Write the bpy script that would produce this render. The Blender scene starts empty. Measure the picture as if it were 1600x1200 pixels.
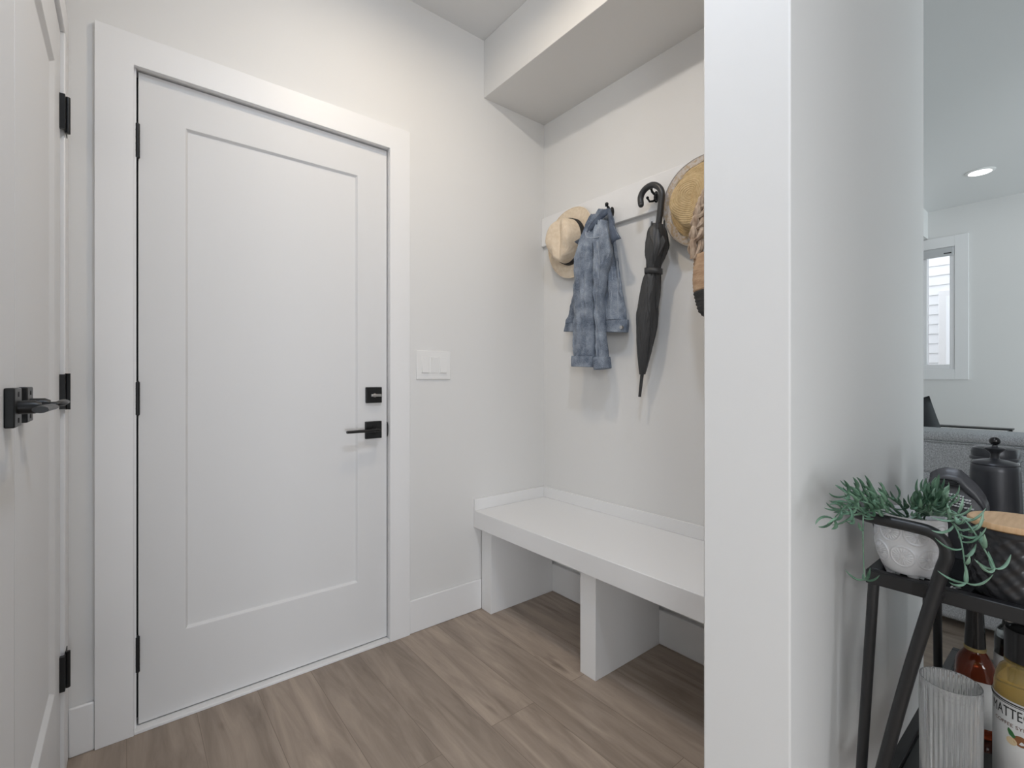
import bpy, bmesh, math, random
from math import sin, cos, pi, radians, sqrt, atan2
from mathutils import Vector, Matrix, noise

random.seed(7)
S = bpy.context.scene
COL = S.collection

# ------------------------------------------------------------------ camera
cam_d = bpy.data.cameras.new('camera')
cam_d.sensor_width = 36.0
cam_d.lens = 36.0 * 747.2575 / 1600.0
cam_d.shift_y = -5.19 / 1600.0
cam_d.clip_start = 0.01
cam_d.clip_end = 200
cam = bpy.data.objects.new('camera', cam_d)
COL.objects.link(cam)
cam.location = (0, 0, 1.095)
cam.rotation_euler = (radians(90), 0, -0.6782)
S.camera = cam

# ------------------------------------------------------------------ world, lights, exposure
S.view_settings.view_transform = 'Standard'
S.view_settings.look = 'None'
S.view_settings.gamma = 1.0
S.view_settings.use_curve_mapping = False
S.view_settings.exposure = 0.0

w = bpy.data.worlds.new('daylight')
w.use_nodes = True
bg = w.node_tree.nodes['Background']
bg.inputs[0].default_value = (0.90, 0.95, 1.0, 1)
bg.inputs[1].default_value = 2.3
S.world = w


def area_lamp(name, loc, direction, sx, sy, power, color, shape='RECTANGLE', spread=180):
    d = bpy.data.lights.new(name, 'AREA')
    d.shape = shape
    d.size = sx
    if shape in ('RECTANGLE', 'ELLIPSE'):
        d.size_y = sy
    d.energy = power
    d.color = color
    d.spread = radians(spread)
    o = bpy.data.objects.new(name, d)
    COL.objects.link(o)
    o.location = loc
    o.rotation_euler = Vector(direction).to_track_quat('-Z', 'Y').to_euler()
    return o


# lamp of the entry ceiling (above the frame), in front of the bench niche
area_lamp('entry_ceiling_lamp', (0.76, 1.15, 2.66), (0, 0, -1), 0.14, 0.14, 7.3, (1.0, 0.84, 0.64), 'DISK')
area_lamp('passage_fill_light', (0.53, 0.35, 2.735), (0, 0, -1), 0.14, 0.14, 11.7, (0.74, 0.84, 1.0), 'DISK')  # unseen cool fill over the passage, added to even out the brightness
# soft daylight fills added left of and behind the viewpoint, without built windows
area_lamp('hall_high_fill_light', (-3.1, -2.6, 2.0), (1, 0.9, 0), 1.6, 1.0, 90, (0.94, 0.97, 1.0))
area_lamp('back_low_fill_light', (-0.8, -3.9, 0.60), (0, 1, 0), 1.8, 1.1, 99, (0.90, 0.94, 1.0))  # added fill, set low to brighten the foot of the door
# unseen fill added to light the living room's wall and ceiling
area_lamp('living_fill_light', (4.6, -3.9, 1.1), (0.1, 1, 0.15), 2.4, 1.8, 129, (0.79, 0.93, 1.0))
# recessed lamp of the living room (its fixture is in the picture)
area_lamp('living_ceiling_lamp', (5.245, 0.622, 2.728), (0, 0, -1), 0.12, 0.12, 1.0, (0.95, 0.97, 1.0), 'DISK')

# ------------------------------------------------------------------ materials
MATS = {}


def principled(name, color, rough=0.5, metal=0.0, **kw):
    m = bpy.data.materials.new(name)
    m.use_nodes = True
    b = m.node_tree.nodes['Principled BSDF']
    b.inputs['Base Color'].default_value = (*color, 1)
    b.inputs['Roughness'].default_value = rough
    b.inputs['Metallic'].default_value = metal
    for k, v in kw.items():
        b.inputs[k].default_value = v
    MATS[name] = m
    return m


def N(m, kind, **props):
    n = m.node_tree.nodes.new(kind)
    for k, v in props.items():
        setattr(n, k, v)
    return n


def L(m, a, b):
    m.node_tree.links.new(a, b)


def bsdf(m):
    return m.node_tree.nodes['Principled BSDF']


def noise_bump(m, scale=200.0, strength=0.1, dist=0.001, detail=3, stretch=(1, 1, 1)):
    tc = N(m, 'ShaderNodeTexCoord')
    mp = N(m, 'ShaderNodeMapping')
    mp.inputs['Scale'].default_value = stretch
    t = N(m, 'ShaderNodeTexNoise')
    t.inputs['Scale'].default_value = scale
    t.inputs['Detail'].default_value = detail
    b = N(m, 'ShaderNodeBump')
    b.inputs['Strength'].default_value = strength
    b.inputs['Distance'].default_value = dist
    L(m, tc.outputs['Object'], mp.inputs['Vector'])
    L(m, mp.outputs['Vector'], t.inputs['Vector'])
    L(m, t.outputs[0], b.inputs['Height'])
    L(m, b.outputs['Normal'], bsdf(m).inputs['Normal'])
    return t


def noise_color(m, c1, c2, scale=20.0, detail=4, lo=0.35, hi=0.65, stretch=(1, 1, 1)):
    tc = N(m, 'ShaderNodeTexCoord')
    mp = N(m, 'ShaderNodeMapping')
    mp.inputs['Scale'].default_value = stretch
    t = N(m, 'ShaderNodeTexNoise')
    t.inputs['Scale'].default_value = scale
    t.inputs['Detail'].default_value = detail
    r = N(m, 'ShaderNodeValToRGB')
    r.color_ramp.elements[0].position = lo
    r.color_ramp.elements[1].position = hi
    r.color_ramp.elements[0].color = (*c1, 1)
    r.color_ramp.elements[1].color = (*c2, 1)
    L(m, tc.outputs['Object'], mp.inputs['Vector'])
    L(m, mp.outputs['Vector'], t.inputs['Vector'])
    L(m, t.outputs[0], r.inputs['Fac'])
    L(m, r.outputs['Color'], bsdf(m).inputs['Base Color'])
    return r


m_wall = principled('wall_paint', (0.735, 0.732, 0.722), 0.75)
noise_bump(m_wall, 350, 0.05, 0.0005)
m_trim = principled('white_trim_paint', (0.80, 0.80, 0.80), 0.42)
m_door = principled('white_door_paint', (0.69, 0.69, 0.69), 0.5)
m_ceil = principled('ceiling_paint', (0.74, 0.745, 0.745), 0.85)
noise_bump(m_ceil, 250, 0.06, 0.0006)
m_soffit = m_wall
m_black = principled('matte_black_metal', (0.018, 0.019, 0.020), 0.38, 0.5)
m_gap = principled('black_weatherstrip', (0.03, 0.03, 0.03), 0.8)
m_plate = principled('white_plastic', (0.80, 0.80, 0.79), 0.3)
m_steel = principled('brushed_steel', (0.5, 0.5, 0.5), 0.35, 1.0)

# floor: grey-brown vinyl planks running towards the door wall
m_floor = principled('plank_floor', (0.3, 0.24, 0.19), 0.42)
tc = N(m_floor, 'ShaderNodeTexCoord')
sp = N(m_floor, 'ShaderNodeSeparateXYZ')
cb = N(m_floor, 'ShaderNodeCombineXYZ')
L(m_floor, tc.outputs['Object'], sp.inputs[0])
L(m_floor, sp.outputs['Y'], cb.inputs['X'])
L(m_floor, sp.outputs['X'], cb.inputs['Y'])
br = N(m_floor, 'ShaderNodeTexBrick')
br.offset = 0.37
br.inputs['Scale'].default_value = 1.0
br.inputs['Brick Width'].default_value = 1.22
br.inputs['Row Height'].default_value = 0.18
br.inputs['Mortar Size'].default_value = 0.0010
br.inputs['Mortar Smooth'].default_value = 0.2
br.inputs['Color1'].default_value = (0.0, 0.0, 0.0, 1)
br.inputs['Color2'].default_value = (1, 1, 1, 1)
br.inputs['Mortar'].default_value = (0.5, 0.5, 0.5, 1)
L(m_floor, cb.outputs[0], br.inputs['Vector'])
# grain: noise stretched along the plank, shifted plank by plank
off = N(m_floor, 'ShaderNodeVectorMath', operation='MULTIPLY')
off.inputs[1].default_value = (37.0, 17.0, 5.0)
L(m_floor, br.outputs['Color'], off.inputs[0])
add = N(m_floor, 'ShaderNodeVectorMath', operation='ADD')
L(m_floor, tc.outputs['Object'], add.inputs[0])
L(m_floor, off.outputs[0], add.inputs[1])
mp = N(m_floor, 'ShaderNodeMapping')
mp.inputs['Scale'].default_value = (9.0, 1.1, 1.0)
L(m_floor, add.outputs[0], mp.inputs['Vector'])
gn = N(m_floor, 'ShaderNodeTexNoise')
gn.inputs['Scale'].default_value = 2.2
gn.inputs['Detail'].default_value = 8
gn.inputs['Roughness'].default_value = 0.62
gn.inputs['Distortion'].default_value = 0.6
L(m_floor, mp.outputs['Vector'], gn.inputs['Vector'])
rg = N(m_floor, 'ShaderNodeValToRGB')
rg.color_ramp.elements[0].position = 0.25
rg.color_ramp.elements[0].color = (0.215, 0.168, 0.132, 1)
rg.color_ramp.elements[1].position = 0.75
rg.color_ramp.elements[1].color = (0.475, 0.385, 0.310, 1)
L(m_floor, gn.outputs[0], rg.inputs['Fac'])
# dark knots and streaks
mp2 = N(m_floor, 'ShaderNodeMapping')
mp2.inputs['Scale'].default_value = (14.0, 3.0, 1.0)
L(m_floor, add.outputs[0], mp2.inputs['Vector'])
kn = N(m_floor, 'ShaderNodeTexNoise')
kn.inputs['Scale'].default_value = 1.0
kn.inputs['Detail'].default_value = 3
L(m_floor, mp2.outputs['Vector'], kn.inputs['Vector'])
rk = N(m_floor, 'ShaderNodeValToRGB')
rk.color_ramp.elements[0].position = 0.66
rk.color_ramp.elements[0].color = (0, 0, 0, 1)
rk.color_ramp.elements[1].position = 0.76
rk.color_ramp.elements[1].color = (0.7, 0.7, 0.7, 1)
L(m_floor, kn.outputs[0], rk.inputs['Fac'])
mk = N(m_floor, 'ShaderNodeMix', data_type='RGBA')
mk.inputs[7].default_value = (0.13, 0.098, 0.075, 1)
L(m_floor, rk.outputs['Color'], mk.inputs[0])
L(m_floor, rg.outputs['Color'], mk.inputs[6])
# plank to plank tone
hv = N(m_floor, 'ShaderNodeHueSaturation')
mr = N(m_floor, 'ShaderNodeMapRange')
mr.inputs['To Min'].default_value = 0.86
mr.inputs['To Max'].default_value = 1.12
L(m_floor, br.outputs['Color'], mr.inputs['Value'])
L(m_floor, mr.outputs[0], hv.inputs['Value'])
L(m_floor, mk.outputs[2], hv.inputs['Color'])
ms = N(m_floor, 'ShaderNodeMix', data_type='RGBA')
ms.inputs[7].default_value = (0.20, 0.155, 0.122, 1)
L(m_floor, br.outputs['Fac'], ms.inputs[0])
L(m_floor, hv.outputs['Color'], ms.inputs[6])
L(m_floor, ms.outputs[2], bsdf(m_floor).inputs['Base Color'])
bp = N(m_floor, 'ShaderNodeBump')
bp.inputs['Strength'].default_value = 0.12
bp.inputs['Distance'].default_value = 0.001
L(m_floor, gn.outputs[0], bp.inputs['Height'])
L(m_floor, bp.outputs['Normal'], bsdf(m_floor).inputs['Normal'])

# fabrics and straw
def denim(name, dark, light):
    m = principled(name, dark, 0.92)
    tc = N(m, 'ShaderNodeTexCoord')
    a = N(m, 'ShaderNodeTexNoise')
    a.inputs['Scale'].default_value = 13
    a.inputs['Detail'].default_value = 6
    a.inputs['Roughness'].default_value = 0.6
    f = N(m, 'ShaderNodeTexNoise')
    f.inputs['Scale'].default_value = 330
    f.inputs['Detail'].default_value = 2
    L(m, tc.outputs['Object'], a.inputs['Vector'])
    L(m, tc.outputs['Object'], f.inputs['Vector'])
    mx = N(m, 'ShaderNodeMath', operation='MULTIPLY_ADD')
    mx.inputs[1].default_value = 0.45
    L(m, f.outputs[0], mx.inputs[0])
    L(m, a.outputs[0], mx.inputs[2])
    rp = N(m, 'ShaderNodeValToRGB')
    rp.color_ramp.elements[0].position = 0.52
    rp.color_ramp.elements[1].position = 0.98
    rp.color_ramp.elements[0].color = (*dark, 1)
    rp.color_ramp.elements[1].color = (*light, 1)
    L(m, mx.outputs[0], rp.inputs['Fac'])
    L(m, rp.outputs['Color'], bsdf(m).inputs['Base Color'])
    b = N(m, 'ShaderNodeBump')
    b.inputs['Strength'].default_value = 0.5
    b.inputs['Distance'].default_value = 0.003
    g = N(m, 'ShaderNodeTexNoise')
    g.inputs['Scale'].default_value = 75
    g.inputs['Detail'].default_value = 6
    L(m, tc.outputs['Object'], g.inputs['Vector'])
    L(m, g.outputs[0], b.inputs['Height'])
    L(m, b.outputs['Normal'], bsdf(m).inputs['Normal'])
    return m


m_denim = denim('washed_denim', (0.066, 0.090, 0.135), (0.37, 0.42, 0.49))
m_denim_dark = denim('denim_inside', (0.032, 0.045, 0.075), (0.13, 0.16, 0.215))
m_stitch = principled('pale_stitching', (0.38, 0.42, 0.48), 0.9)
m_umb = principled('black_umbrella_cloth', (0.036, 0.037, 0.039), 0.5)
noise_bump(m_umb, 60, 0.3, 0.003, 4)
m_umbh = principled('black_rubber_handle', (0.03, 0.031, 0.033), 0.4)


def straw(name, c1, c2, ring_scale, strength):
    m = principled(name, c1, 0.75)
    noise_color(m, c1, c2, 70, 4, 0.3, 0.7)
    tc = N(m, 'ShaderNodeTexCoord')
    wv = N(m, 'ShaderNodeTexWave', wave_type='RINGS', rings_direction='X')
    wv.inputs['Scale'].default_value = ring_scale
    wv.inputs['Distortion'].default_value = 1.0
    wv.inputs['Detail'].default_value = 2
    wv.inputs['Detail Scale'].default_value = 30
    b = N(m, 'ShaderNodeBump')
    b.inputs['Strength'].default_value = strength
    b.inputs['Distance'].default_value = 0.002
    L(m, tc.outputs['Object'], wv.inputs['Vector'])
    L(m, wv.outputs['Fac'], b.inputs['Height'])
    L(m, b.outputs['Normal'], bsdf(m).inputs['Normal'])
    return m


m_straw_pale = straw('pale_straw', (0.66, 0.54, 0.40), (0.76, 0.65, 0.51), 60, 0.25)
m_straw_gold = straw('golden_straw', (0.46, 0.325, 0.16), (0.60, 0.45, 0.25), 42, 0.7)
m_lace = principled('lace_over_straw', (0.5, 0.45, 0.42), 0.85)
noise_color(m_lace, (0.44, 0.34, 0.23), (0.52, 0.475, 0.44), 95, 5, 0.40, 0.56)
noise_bump(m_lace, 220, 0.6, 0.002, 4)
m_band = principled('black_hat_ribbon', (0.012, 0.012, 0.013), 0.7)
m_piping = principled('grey_brim_piping', (0.33, 0.31, 0.29), 0.8)
m_rope = principled('braided_straw', (0.40, 0.29, 0.2), 0.85)
noise_color(m_rope, (0.25, 0.165, 0.11), (0.60, 0.48, 0.37), 60, 5, 0.3, 0.7, (1, 1, 0.4))
noise_bump(m_rope, 200, 0.9, 0.004, 3, (1, 1, 0.3))
m_bagtan = principled('tan_woven_bag', (0.45, 0.29, 0.18), 0.85)
noise_color(m_bagtan, (0.36, 0.225, 0.135), (0.52, 0.36, 0.235), 60, 5, 0.3, 0.7, (0.3, 0.3, 1))
noise_bump(m_bagtan, 120, 0.8, 0.003, 3, (0.2, 0.2, 1))
m_bagdark = principled('dark_woven_bag', (0.03, 0.03, 0.03), 0.85)
noise_bump(m_bagdark, 120, 0.8, 0.003, 3, (0.2, 0.2, 1))

# things on the cart
m_pot = principled('white_stoneware', (0.62, 0.62, 0.63), 0.55)
m_soil = principled('potting_soil', (0.03, 0.024, 0.02), 0.95)
m_leaf = principled('leaf_green', (0.06, 0.15, 0.085), 0.5)
noise_color(m_leaf, (0.040, 0.100, 0.058), (0.16, 0.285, 0.195), 30, 3, 0.35, 0.68)
m_leaf_pale = principled('leaf_pale_green', (0.2, 0.36, 0.24), 0.5)
noise_color(m_leaf_pale, (0.09, 0.19, 0.125), (0.30, 0.46, 0.345), 22, 3, 0.3, 0.7)
m_cart = principled('black_powder_coat', (0.014, 0.014, 0.015), 0.42)
noise_bump(m_cart, 600, 0.08, 0.0004)
m_glossblack = principled('black_tempered_glass', (0.012, 0.012, 0.013), 0.07)
m_foil = principled('black_foil_bag', (0.055, 0.055, 0.060), 0.38)
noise_bump(m_foil, 22, 0.35, 0.006, 3)
m_print = principled('white_print', (0.62, 0.62, 0.62), 0.6)
m_kettle = principled('black_enamel', (0.040, 0.041, 0.046), 0.34, 0.35)
m_knob = principled('black_bakelite', (0.008, 0.008, 0.009), 0.18)
m_canister = principled('black_glazed_ceramic', (0.026, 0.026, 0.028), 0.24)
m_woodlid = principled('bamboo_lid', (0.6, 0.4, 0.22), 0.5)
noise_color(m_woodlid, (0.50, 0.30, 0.15), (0.66, 0.44, 0.25), 18, 4, 0.3, 0.7, (1, 8, 1))
m_glass = principled('clear_glass', (0.93, 0.95, 0.95), 0.03, 0, **{'Transmission Weight': 1.0, 'IOR': 1.45})
m_ribglass = principled('ribbed_glass', (0.95, 0.96, 0.96), 0.06, 0, **{'Transmission Weight': 0.86, 'IOR': 1.45})
m_amber = principled('amber_spirit', (0.34, 0.065, 0.025), 0.04, 0, **{'Transmission Weight': 0.75, 'IOR': 1.4})
m_syrup = principled('golden_syrup', (0.80, 0.60, 0.22), 0.04, 0, **{'Transmission Weight': 0.75, 'IOR': 1.4})
m_cap = principled('black_plastic_cap', (0.008, 0.008, 0.009), 0.25)
m_wax = principled('black_wax_seal', (0.010, 0.009, 0.009), 0.2)
m_label = principled('white_paper_label', (0.62, 0.62, 0.61), 0.6)
m_ink = principled('black_ink', (0.015, 0.015, 0.016), 0.6)
m_inkred = principled('brown_ink', (0.16, 0.07, 0.04), 0.6)
m_gold = principled('gold_foil', (0.42, 0.32, 0.14), 0.4, 0.6)
m_nut = principled('printed_hazelnut', (0.22, 0.085, 0.03), 0.5)
m_cream = principled('printed_kernel', (0.66, 0.52, 0.32), 0.5)
m_printleaf = principled('printed_leaf', (0.04, 0.16, 0.05), 0.5)

# living room
m_sofa = principled('grey_woven_upholstery', (0.2, 0.2, 0.2), 0.95)
noise_color(m_sofa, (0.30, 0.31, 0.33), (0.66, 0.68, 0.70), 240, 3, 0.3, 0.7)
noise_bump(m_sofa, 500, 0.4, 0.001, 2)
m_pillow = principled('charcoal_cushion', (0.035, 0.037, 0.04), 0.9)
noise_bump(m_pillow, 400, 0.4, 0.001, 2)
m_siding = principled('white_lap_siding', (0.80, 0.81, 0.83), 0.6)
m_vinyl = principled('white_window_vinyl', (0.80, 0.80, 0.81), 0.35)
m_blind = principled('grey_blind_cassette', (0.50, 0.51, 0.52), 0.5)
m_bright = bpy.data.materials.new('lit_downlight_lens')
m_bright.use_nodes = True
nt = m_bright.node_tree
nt.nodes.remove(nt.nodes['Principled BSDF'])
em = nt.nodes.new('ShaderNodeEmission')
em.inputs[0].default_value = (1, 1, 1, 1)
em.inputs[1].default_value = 6.0
nt.links.new(em.outputs[0], nt.nodes['Material Output'].inputs[0])
# window pane: mostly clear, a little mirror
m_pane = bpy.data.materials.new('window_pane_glass')
m_pane.use_nodes = True
nt = m_pane.node_tree
nt.nodes.remove(nt.nodes['Principled BSDF'])
tr = nt.nodes.new('ShaderNodeBsdfTransparent')
gl = nt.nodes.new('ShaderNodeBsdfGlossy')
gl.inputs['Roughness'].default_value = 0.02
fr = nt.nodes.new('ShaderNodeFresnel')
fr.inputs[0].default_value = 1.3
mx = nt.nodes.new('ShaderNodeMixShader')
nt.links.new(fr.outputs[0], mx.inputs[0])
nt.links.new(tr.outputs[0], mx.inputs[1])
nt.links.new(gl.outputs[0], mx.inputs[2])
nt.links.new(mx.outputs[0], nt.nodes['Material Output'].inputs[0])


# ------------------------------------------------------------------ mesh helpers
def base(o):
    """world position of an object's origin (only translations are used)"""
    v = Vector(o.location)
    while o.parent:
        o = o.parent
        v += Vector(o.location)
    return v


class MB:
    def __init__(s):
        s.bm = bmesh.new()

    def box(s, x0, x1, y0, y1, z0, z1):
        v = [s.bm.verts.new((x, y, z)) for x in (x0, x1) for y in (y0, y1) for z in (z0, z1)]
        for f in ((0, 1, 3, 2), (4, 6, 7, 5), (0, 4, 5, 1), (2, 3, 7, 6), (0, 2, 6, 4), (1, 5, 7, 3)):
            s.bm.faces.new([v[i] for i in f])
        return s

    def grid(s, rings, close_u=True, cap0=False, cap1=False, close_v=False):
        vs = [[s.bm.verts.new(p) for p in r] for r in rings]
        n = len(vs[0])
        m = len(vs)
        for i in range(m if close_v else m - 1):
            a, b = vs[i], vs[(i + 1) % m]
            for j in range(n if close_u else n - 1):
                k = (j + 1) % n
                try:
                    s.bm.faces.new((a[j], a[k], b[k], b[j]))
                except ValueError:
                    pass
        if cap0:
            s.bm.faces.new(list(reversed(vs[0])))
        if cap1:
            s.bm.faces.new(vs[-1])
        return s

    def lathe(s, prof, cx, cy, seg=48, cap0=True, cap1=True):
        rings = []
        for r, z in prof:
            rings.append([(cx + r * cos(2 * pi * k / seg), cy + r * sin(2 * pi * k / seg), z) for k in range(seg)])
        return s.grid(rings, True, cap0, cap1)

    def tube(s, pts, rad, seg=12, caps=True, closed=False, flat=1.0):
        pts = [Vector(p) for p in pts]
        n = len(pts)
        if not isinstance(rad, (list, tuple)):
            rad = [rad] * n
        up = None
        rings = []
        for i, p in enumerate(pts):
            if closed:
                t = (pts[(i + 1) % n] - pts[i - 1]).normalized()
            else:
                t = (pts[min(i + 1, n - 1)] - pts[max(i - 1, 0)]).normalized()
            if up is None:
                up = Vector((0, 0, 1)) if abs(t.z) < 0.9 else Vector((1, 0, 0))
            up = (up - t * up.dot(t))
            if up.length < 1e-6:
                up = t.orthogonal()
            up.normalize()
            sd = t.cross(up)
            rings.append([p + (sd * cos(2 * pi * k / seg) + up * sin(2 * pi * k / seg) * flat) * rad[i]
                          for k in range(seg)])
        return s.grid(rings, True, caps and not closed, caps and not closed, closed)

    def cyl(s, p0, p1, r0, r1=None, seg=32):
        return s.tube([p0, p1], [r0, r0 if r1 is None else r1], seg)

    def prism(s, poly, x0, x1):
        """polygon in (y, z) extruded along x"""
        a = [s.bm.verts.new((x0, y, z)) for y, z in poly]
        b = [s.bm.verts.new((x1, y, z)) for y, z in poly]
        n = len(poly)
        s.bm.faces.new(a)
        s.bm.faces.new(list(reversed(b)))
        for i in range(n):
            s.bm.faces.new((a[i], b[i], b[(i + 1) % n], a[(i + 1) % n]))
        return s

    def sphere(s, c, r, sx=1, sy=1, sz=1, seg=24):
        c = Vector(c)
        rings = []
        for i in range(1, seg // 2):
            t = pi * i / (seg // 2)
            rings.append([c + Vector((sx * r * sin(t) * cos(2 * pi * k / seg), sy * r * sin(t) * sin(2 * pi * k / seg),
                                      -sz * r * cos(t))) for k in range(seg)])
        return s.grid(rings, True, True, True)

    def build(s, name, m, parent=None, bevel=0.0, smooth=40, loc=None, solid=0.0, subsurf=0, seg=2):
        o0 = base(parent) if parent is not None else Vector(loc or (0, 0, 0))
        bmesh.ops.recalc_face_normals(s.bm, faces=s.bm.faces[:])
        for v in s.bm.verts:
            v.co -= o0
        me = bpy.data.meshes.new(name)
        s.bm.to_mesh(me)
        s.bm.free()
        for p in me.polygons:
            p.use_smooth = True
        me.set_sharp_from_angle(angle=radians(smooth))
        me.materials.append(m)
        o = bpy.data.objects.new(name, me)
        COL.objects.link(o)
        if parent is not None:
            o.parent = parent
        else:
            o.location = o0
        if solid:
            md = o.modifiers.new('thickness', 'SOLIDIFY')
            md.thickness = solid
            md.offset = 0
        if subsurf:
            md = o.modifiers.new('subdivision', 'SUBSURF')
            md.levels = md.render_levels = subsurf
        if bevel:
            md = o.modifiers.new('bevel', 'BEVEL')
            md.width = bevel
            md.segments = seg
            md.limit_method = 'ANGLE'
            md.angle_limit = radians(35)
        return o


def tag(o, label, cat, group=None):
    o['label'] = label
    o['category'] = cat
    if group:
        o['group'] = group
    return o


def thing(name, loc, label, cat, group=None):
    o = bpy.data.objects.new(name, None)
    o.empty_display_size = 0.05
    COL.objects.link(o)
    o.location = loc
    return tag(o, label, cat, group)


def structure(o, label=None):
    o['kind'] = 'structure'
    if label:
        o['label'] = label
    return o


def catmull(rows, n=5):
    """smooth interpolation of tuples"""
    out = []
    m = len(rows)
    for i in range(m - 1):
        p0, p1, p2, p3 = rows[max(i - 1, 0)], rows[i], rows[i + 1], rows[min(i + 2, m - 1)]
        for k in range(n):
            t = k / n
            out.append(tuple(0.5 * ((2 * b) + (-a + c) * t + (2 * a - 5 * b + 4 * c - d) * t * t +
                                    (-a + 3 * b - 3 * c + d) * t ** 3) for a, b, c, d in zip(p0, p1, p2, p3)))
    out.append(tuple(rows[-1]))
    return out


def flat_text(body, size, align='CENTER'):
    """vertices and faces of a flat text, centred, reading along +x with up +y"""
    cu = bpy.data.curves.new('lettering', 'FONT')
    cu.body = body
    cu.size = size
    cu.align_x = align
    cu.align_y = 'CENTER'
    cu.resolution_u = 3
    ob = bpy.data.objects.new('lettering', cu)
    COL.objects.link(ob)
    dg = bpy.context.evaluated_depsgraph_get()
    me = bpy.data.meshes.new_from_object(ob.evaluated_get(dg))
    vs = [tuple(v.co) for v in me.vertices]
    fs = [tuple(p.vertices) for p in me.polygons]
    bpy.data.objects.remove(ob)
    bpy.data.curves.remove(cu)
    bpy.data.meshes.remove(me)
    return vs, fs


def put_text(mb, body, size, fn, stretch=1.0):
    vs, fs = flat_text(body, size)
    nv = [mb.bm.verts.new(fn(x * stretch, y)) for x, y, z in vs]
    for f in fs:
        try:
            mb.bm.faces.new([nv[i] for i in f])
        except ValueError:
            pass


# ------------------------------------------------------------------ the room
D = 1.893          # door wall
X1 = 1.7464        # back of the bench niche
H = 2.745          # ceiling
LX = -0.147        # left wall
PX, PY0, PY1 = 0.87, 0.333, 0.489   # end of the partition wall and its two faces
FX = 6.12          # far wall of the living room

structure(MB().box(-3.2, 8.2, -4.0, 3.2, -0.12, 0.0).build('floor', m_floor))
structure(MB().box(-3.2, 6.35, -4.0, 3.2, H, H + 0.12).build('ceiling', m_ceil))

# door wall with its opening
b = MB()
b.box(-0.30, -0.002, D, D + 0.14, 0, H)
b.box(0.878, 1.90, D, D + 0.14, 0, H)
b.box(-0.002, 0.878, D, D + 0.14, 2.088, H)
structure(b.build('wall_back', m_wall))
# left wall with the closet opening
b = MB()
b.box(LX - 0.12, LX, 1.815, D, 0, H)
b.box(LX - 0.12, LX, 0.26, 0.40, 0, H)
b.box(LX - 0.12, LX, 0.40, 1.815, 2.06, H)
structure(b.build('wall_left', m_wall))
# the rest of the hall around the viewpoint
structure(MB().box(-3.32, -3.2, -4.0, 0.26, 0, H).build('wall_hall_left', m_wall))
structure(MB().box(-3.2, LX - 0.12, 0.26, 0.38, 0, H).build('wall_hall_side', m_wall))
structure(MB().box(-3.32, FX, -4.12, -4.0, 0, H).build('wall_hall_rear', m_wall))
structure(MB().box(0.40, 2.45, -1.02, -0.90, 0, H).build('wall_light_block', m_wall))  # unseen wall, added to keep rear light off the partition face
structure(MB().box(X1, 1.812, PY1 - 0.01, D, 0, H).build('wall_niche', m_wall))
structure(MB().box(PX, 1.812, PY0, PY1, 0, H).build('wall_partition', m_wall, bevel=0.003))
structure(MB().box(1.3504, X1 + 0.01, PY1, D, 2.4668, H).build('ceiling_soffit', m_wall, bevel=0.002))
# living room walls
WY0, WY1, WZ0, WZ1 = 0.897, 1.75, 1.205, 2.372
b = MB()
b.box(FX, FX + 0.16, -4.0, WY0, 0, H)
b.box(FX, FX + 0.16, WY1, 3.2, 0, H)
b.box(FX, FX + 0.16, WY0, WY1, 0, WZ0)
b.box(FX, FX + 0.16, WY0, WY1, WZ1, H)
structure(b.build('wall_living_far', m_wall))
structure(MB().box(1.812, FX, 2.4, 2.52, 0, H).build('wall_living_side', m_wall))
structure(MB().box(1.9, FX, 1.093, 2.4, 2.48, H).build('ceiling_beam', m_wall))

# baseboards
def skirting(name, x0, x1, y0, y1, h=0.143):
    structure(MB().box(x0, x1, y0, y1, 0, h).build(name, m_trim, bevel=0.004))


skirting('baseboard_back', 0.9491, 1.3300, D - 0.012, D)
skirting('baseboard_back_left', -0.1319, -0.0743, D - 0.012, D)
skirting('baseboard_niche', X1 - 0.022, X1, PY1, D - 0.0805)
skirting('baseboard_living', FX - 0.014, FX, -4.0, 2.4)

# main door: casing boards
b = MB()
uu = [(-0.0743, 0), (0.0174, 0), (0.0174, 2.0684), (0.8582, 2.0684), (0.8582, 0), (0.9491, 0), (0.9491, 2.1642), (-0.0743, 2.1642)]
fr_ = [b.bm.verts.new((x, D - 0.016, z)) for x, z in uu]
bk_ = [b.bm.verts.new((x, D + 0.004, z)) for x, z in uu]
for q in ((0, 1, 2, 7), (2, 3, 6, 7), (3, 4, 5, 6)):
    b.bm.faces.new([fr_[k] for k in q])
    b.bm.faces.new([bk_[k] for k in reversed(q)])
for k in range(8):
    b.bm.faces.new((fr_[k], bk_[k], bk_[(k + 1) % 8], fr_[(k + 1) % 8]))
structure(b.build('trim_1', m_trim, bevel=0.0012))
# jamb lining and stop behind
b = MB()
b.box(-0.002, 0.0235, D + 0.004, D + 0.135, 0, 2.088)
b.box(0.860, 0.878, D + 0.004, D + 0.135, 0, 2.088)
b.box(0.0235, 0.860, D + 0.004, D + 0.135, 2.0705, 2.088)
structure(b.build('trim_2', m_trim))
b = MB()
b.box(0.0235, 0.036, D + 0.062, D + 0.075, 0.0, 2.0705)
b.box(0.848, 0.860, D + 0.062, D + 0.075, 0.0, 2.0705)
b.box(0.036, 0.848, D + 0.062, D + 0.075, 2.058, 2.0705)
b.box(0.036, 0.848, D + 0.062, D + 0.075, 0.0, 0.02)
structure(b.build('trim_3', m_gap))
b = MB().box(0.0174, 0.8582, D - 0.014, D + 0.14, 0, 0.0105)
structure(b.build('door_sill', m_trim, bevel=0.002))


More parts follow.
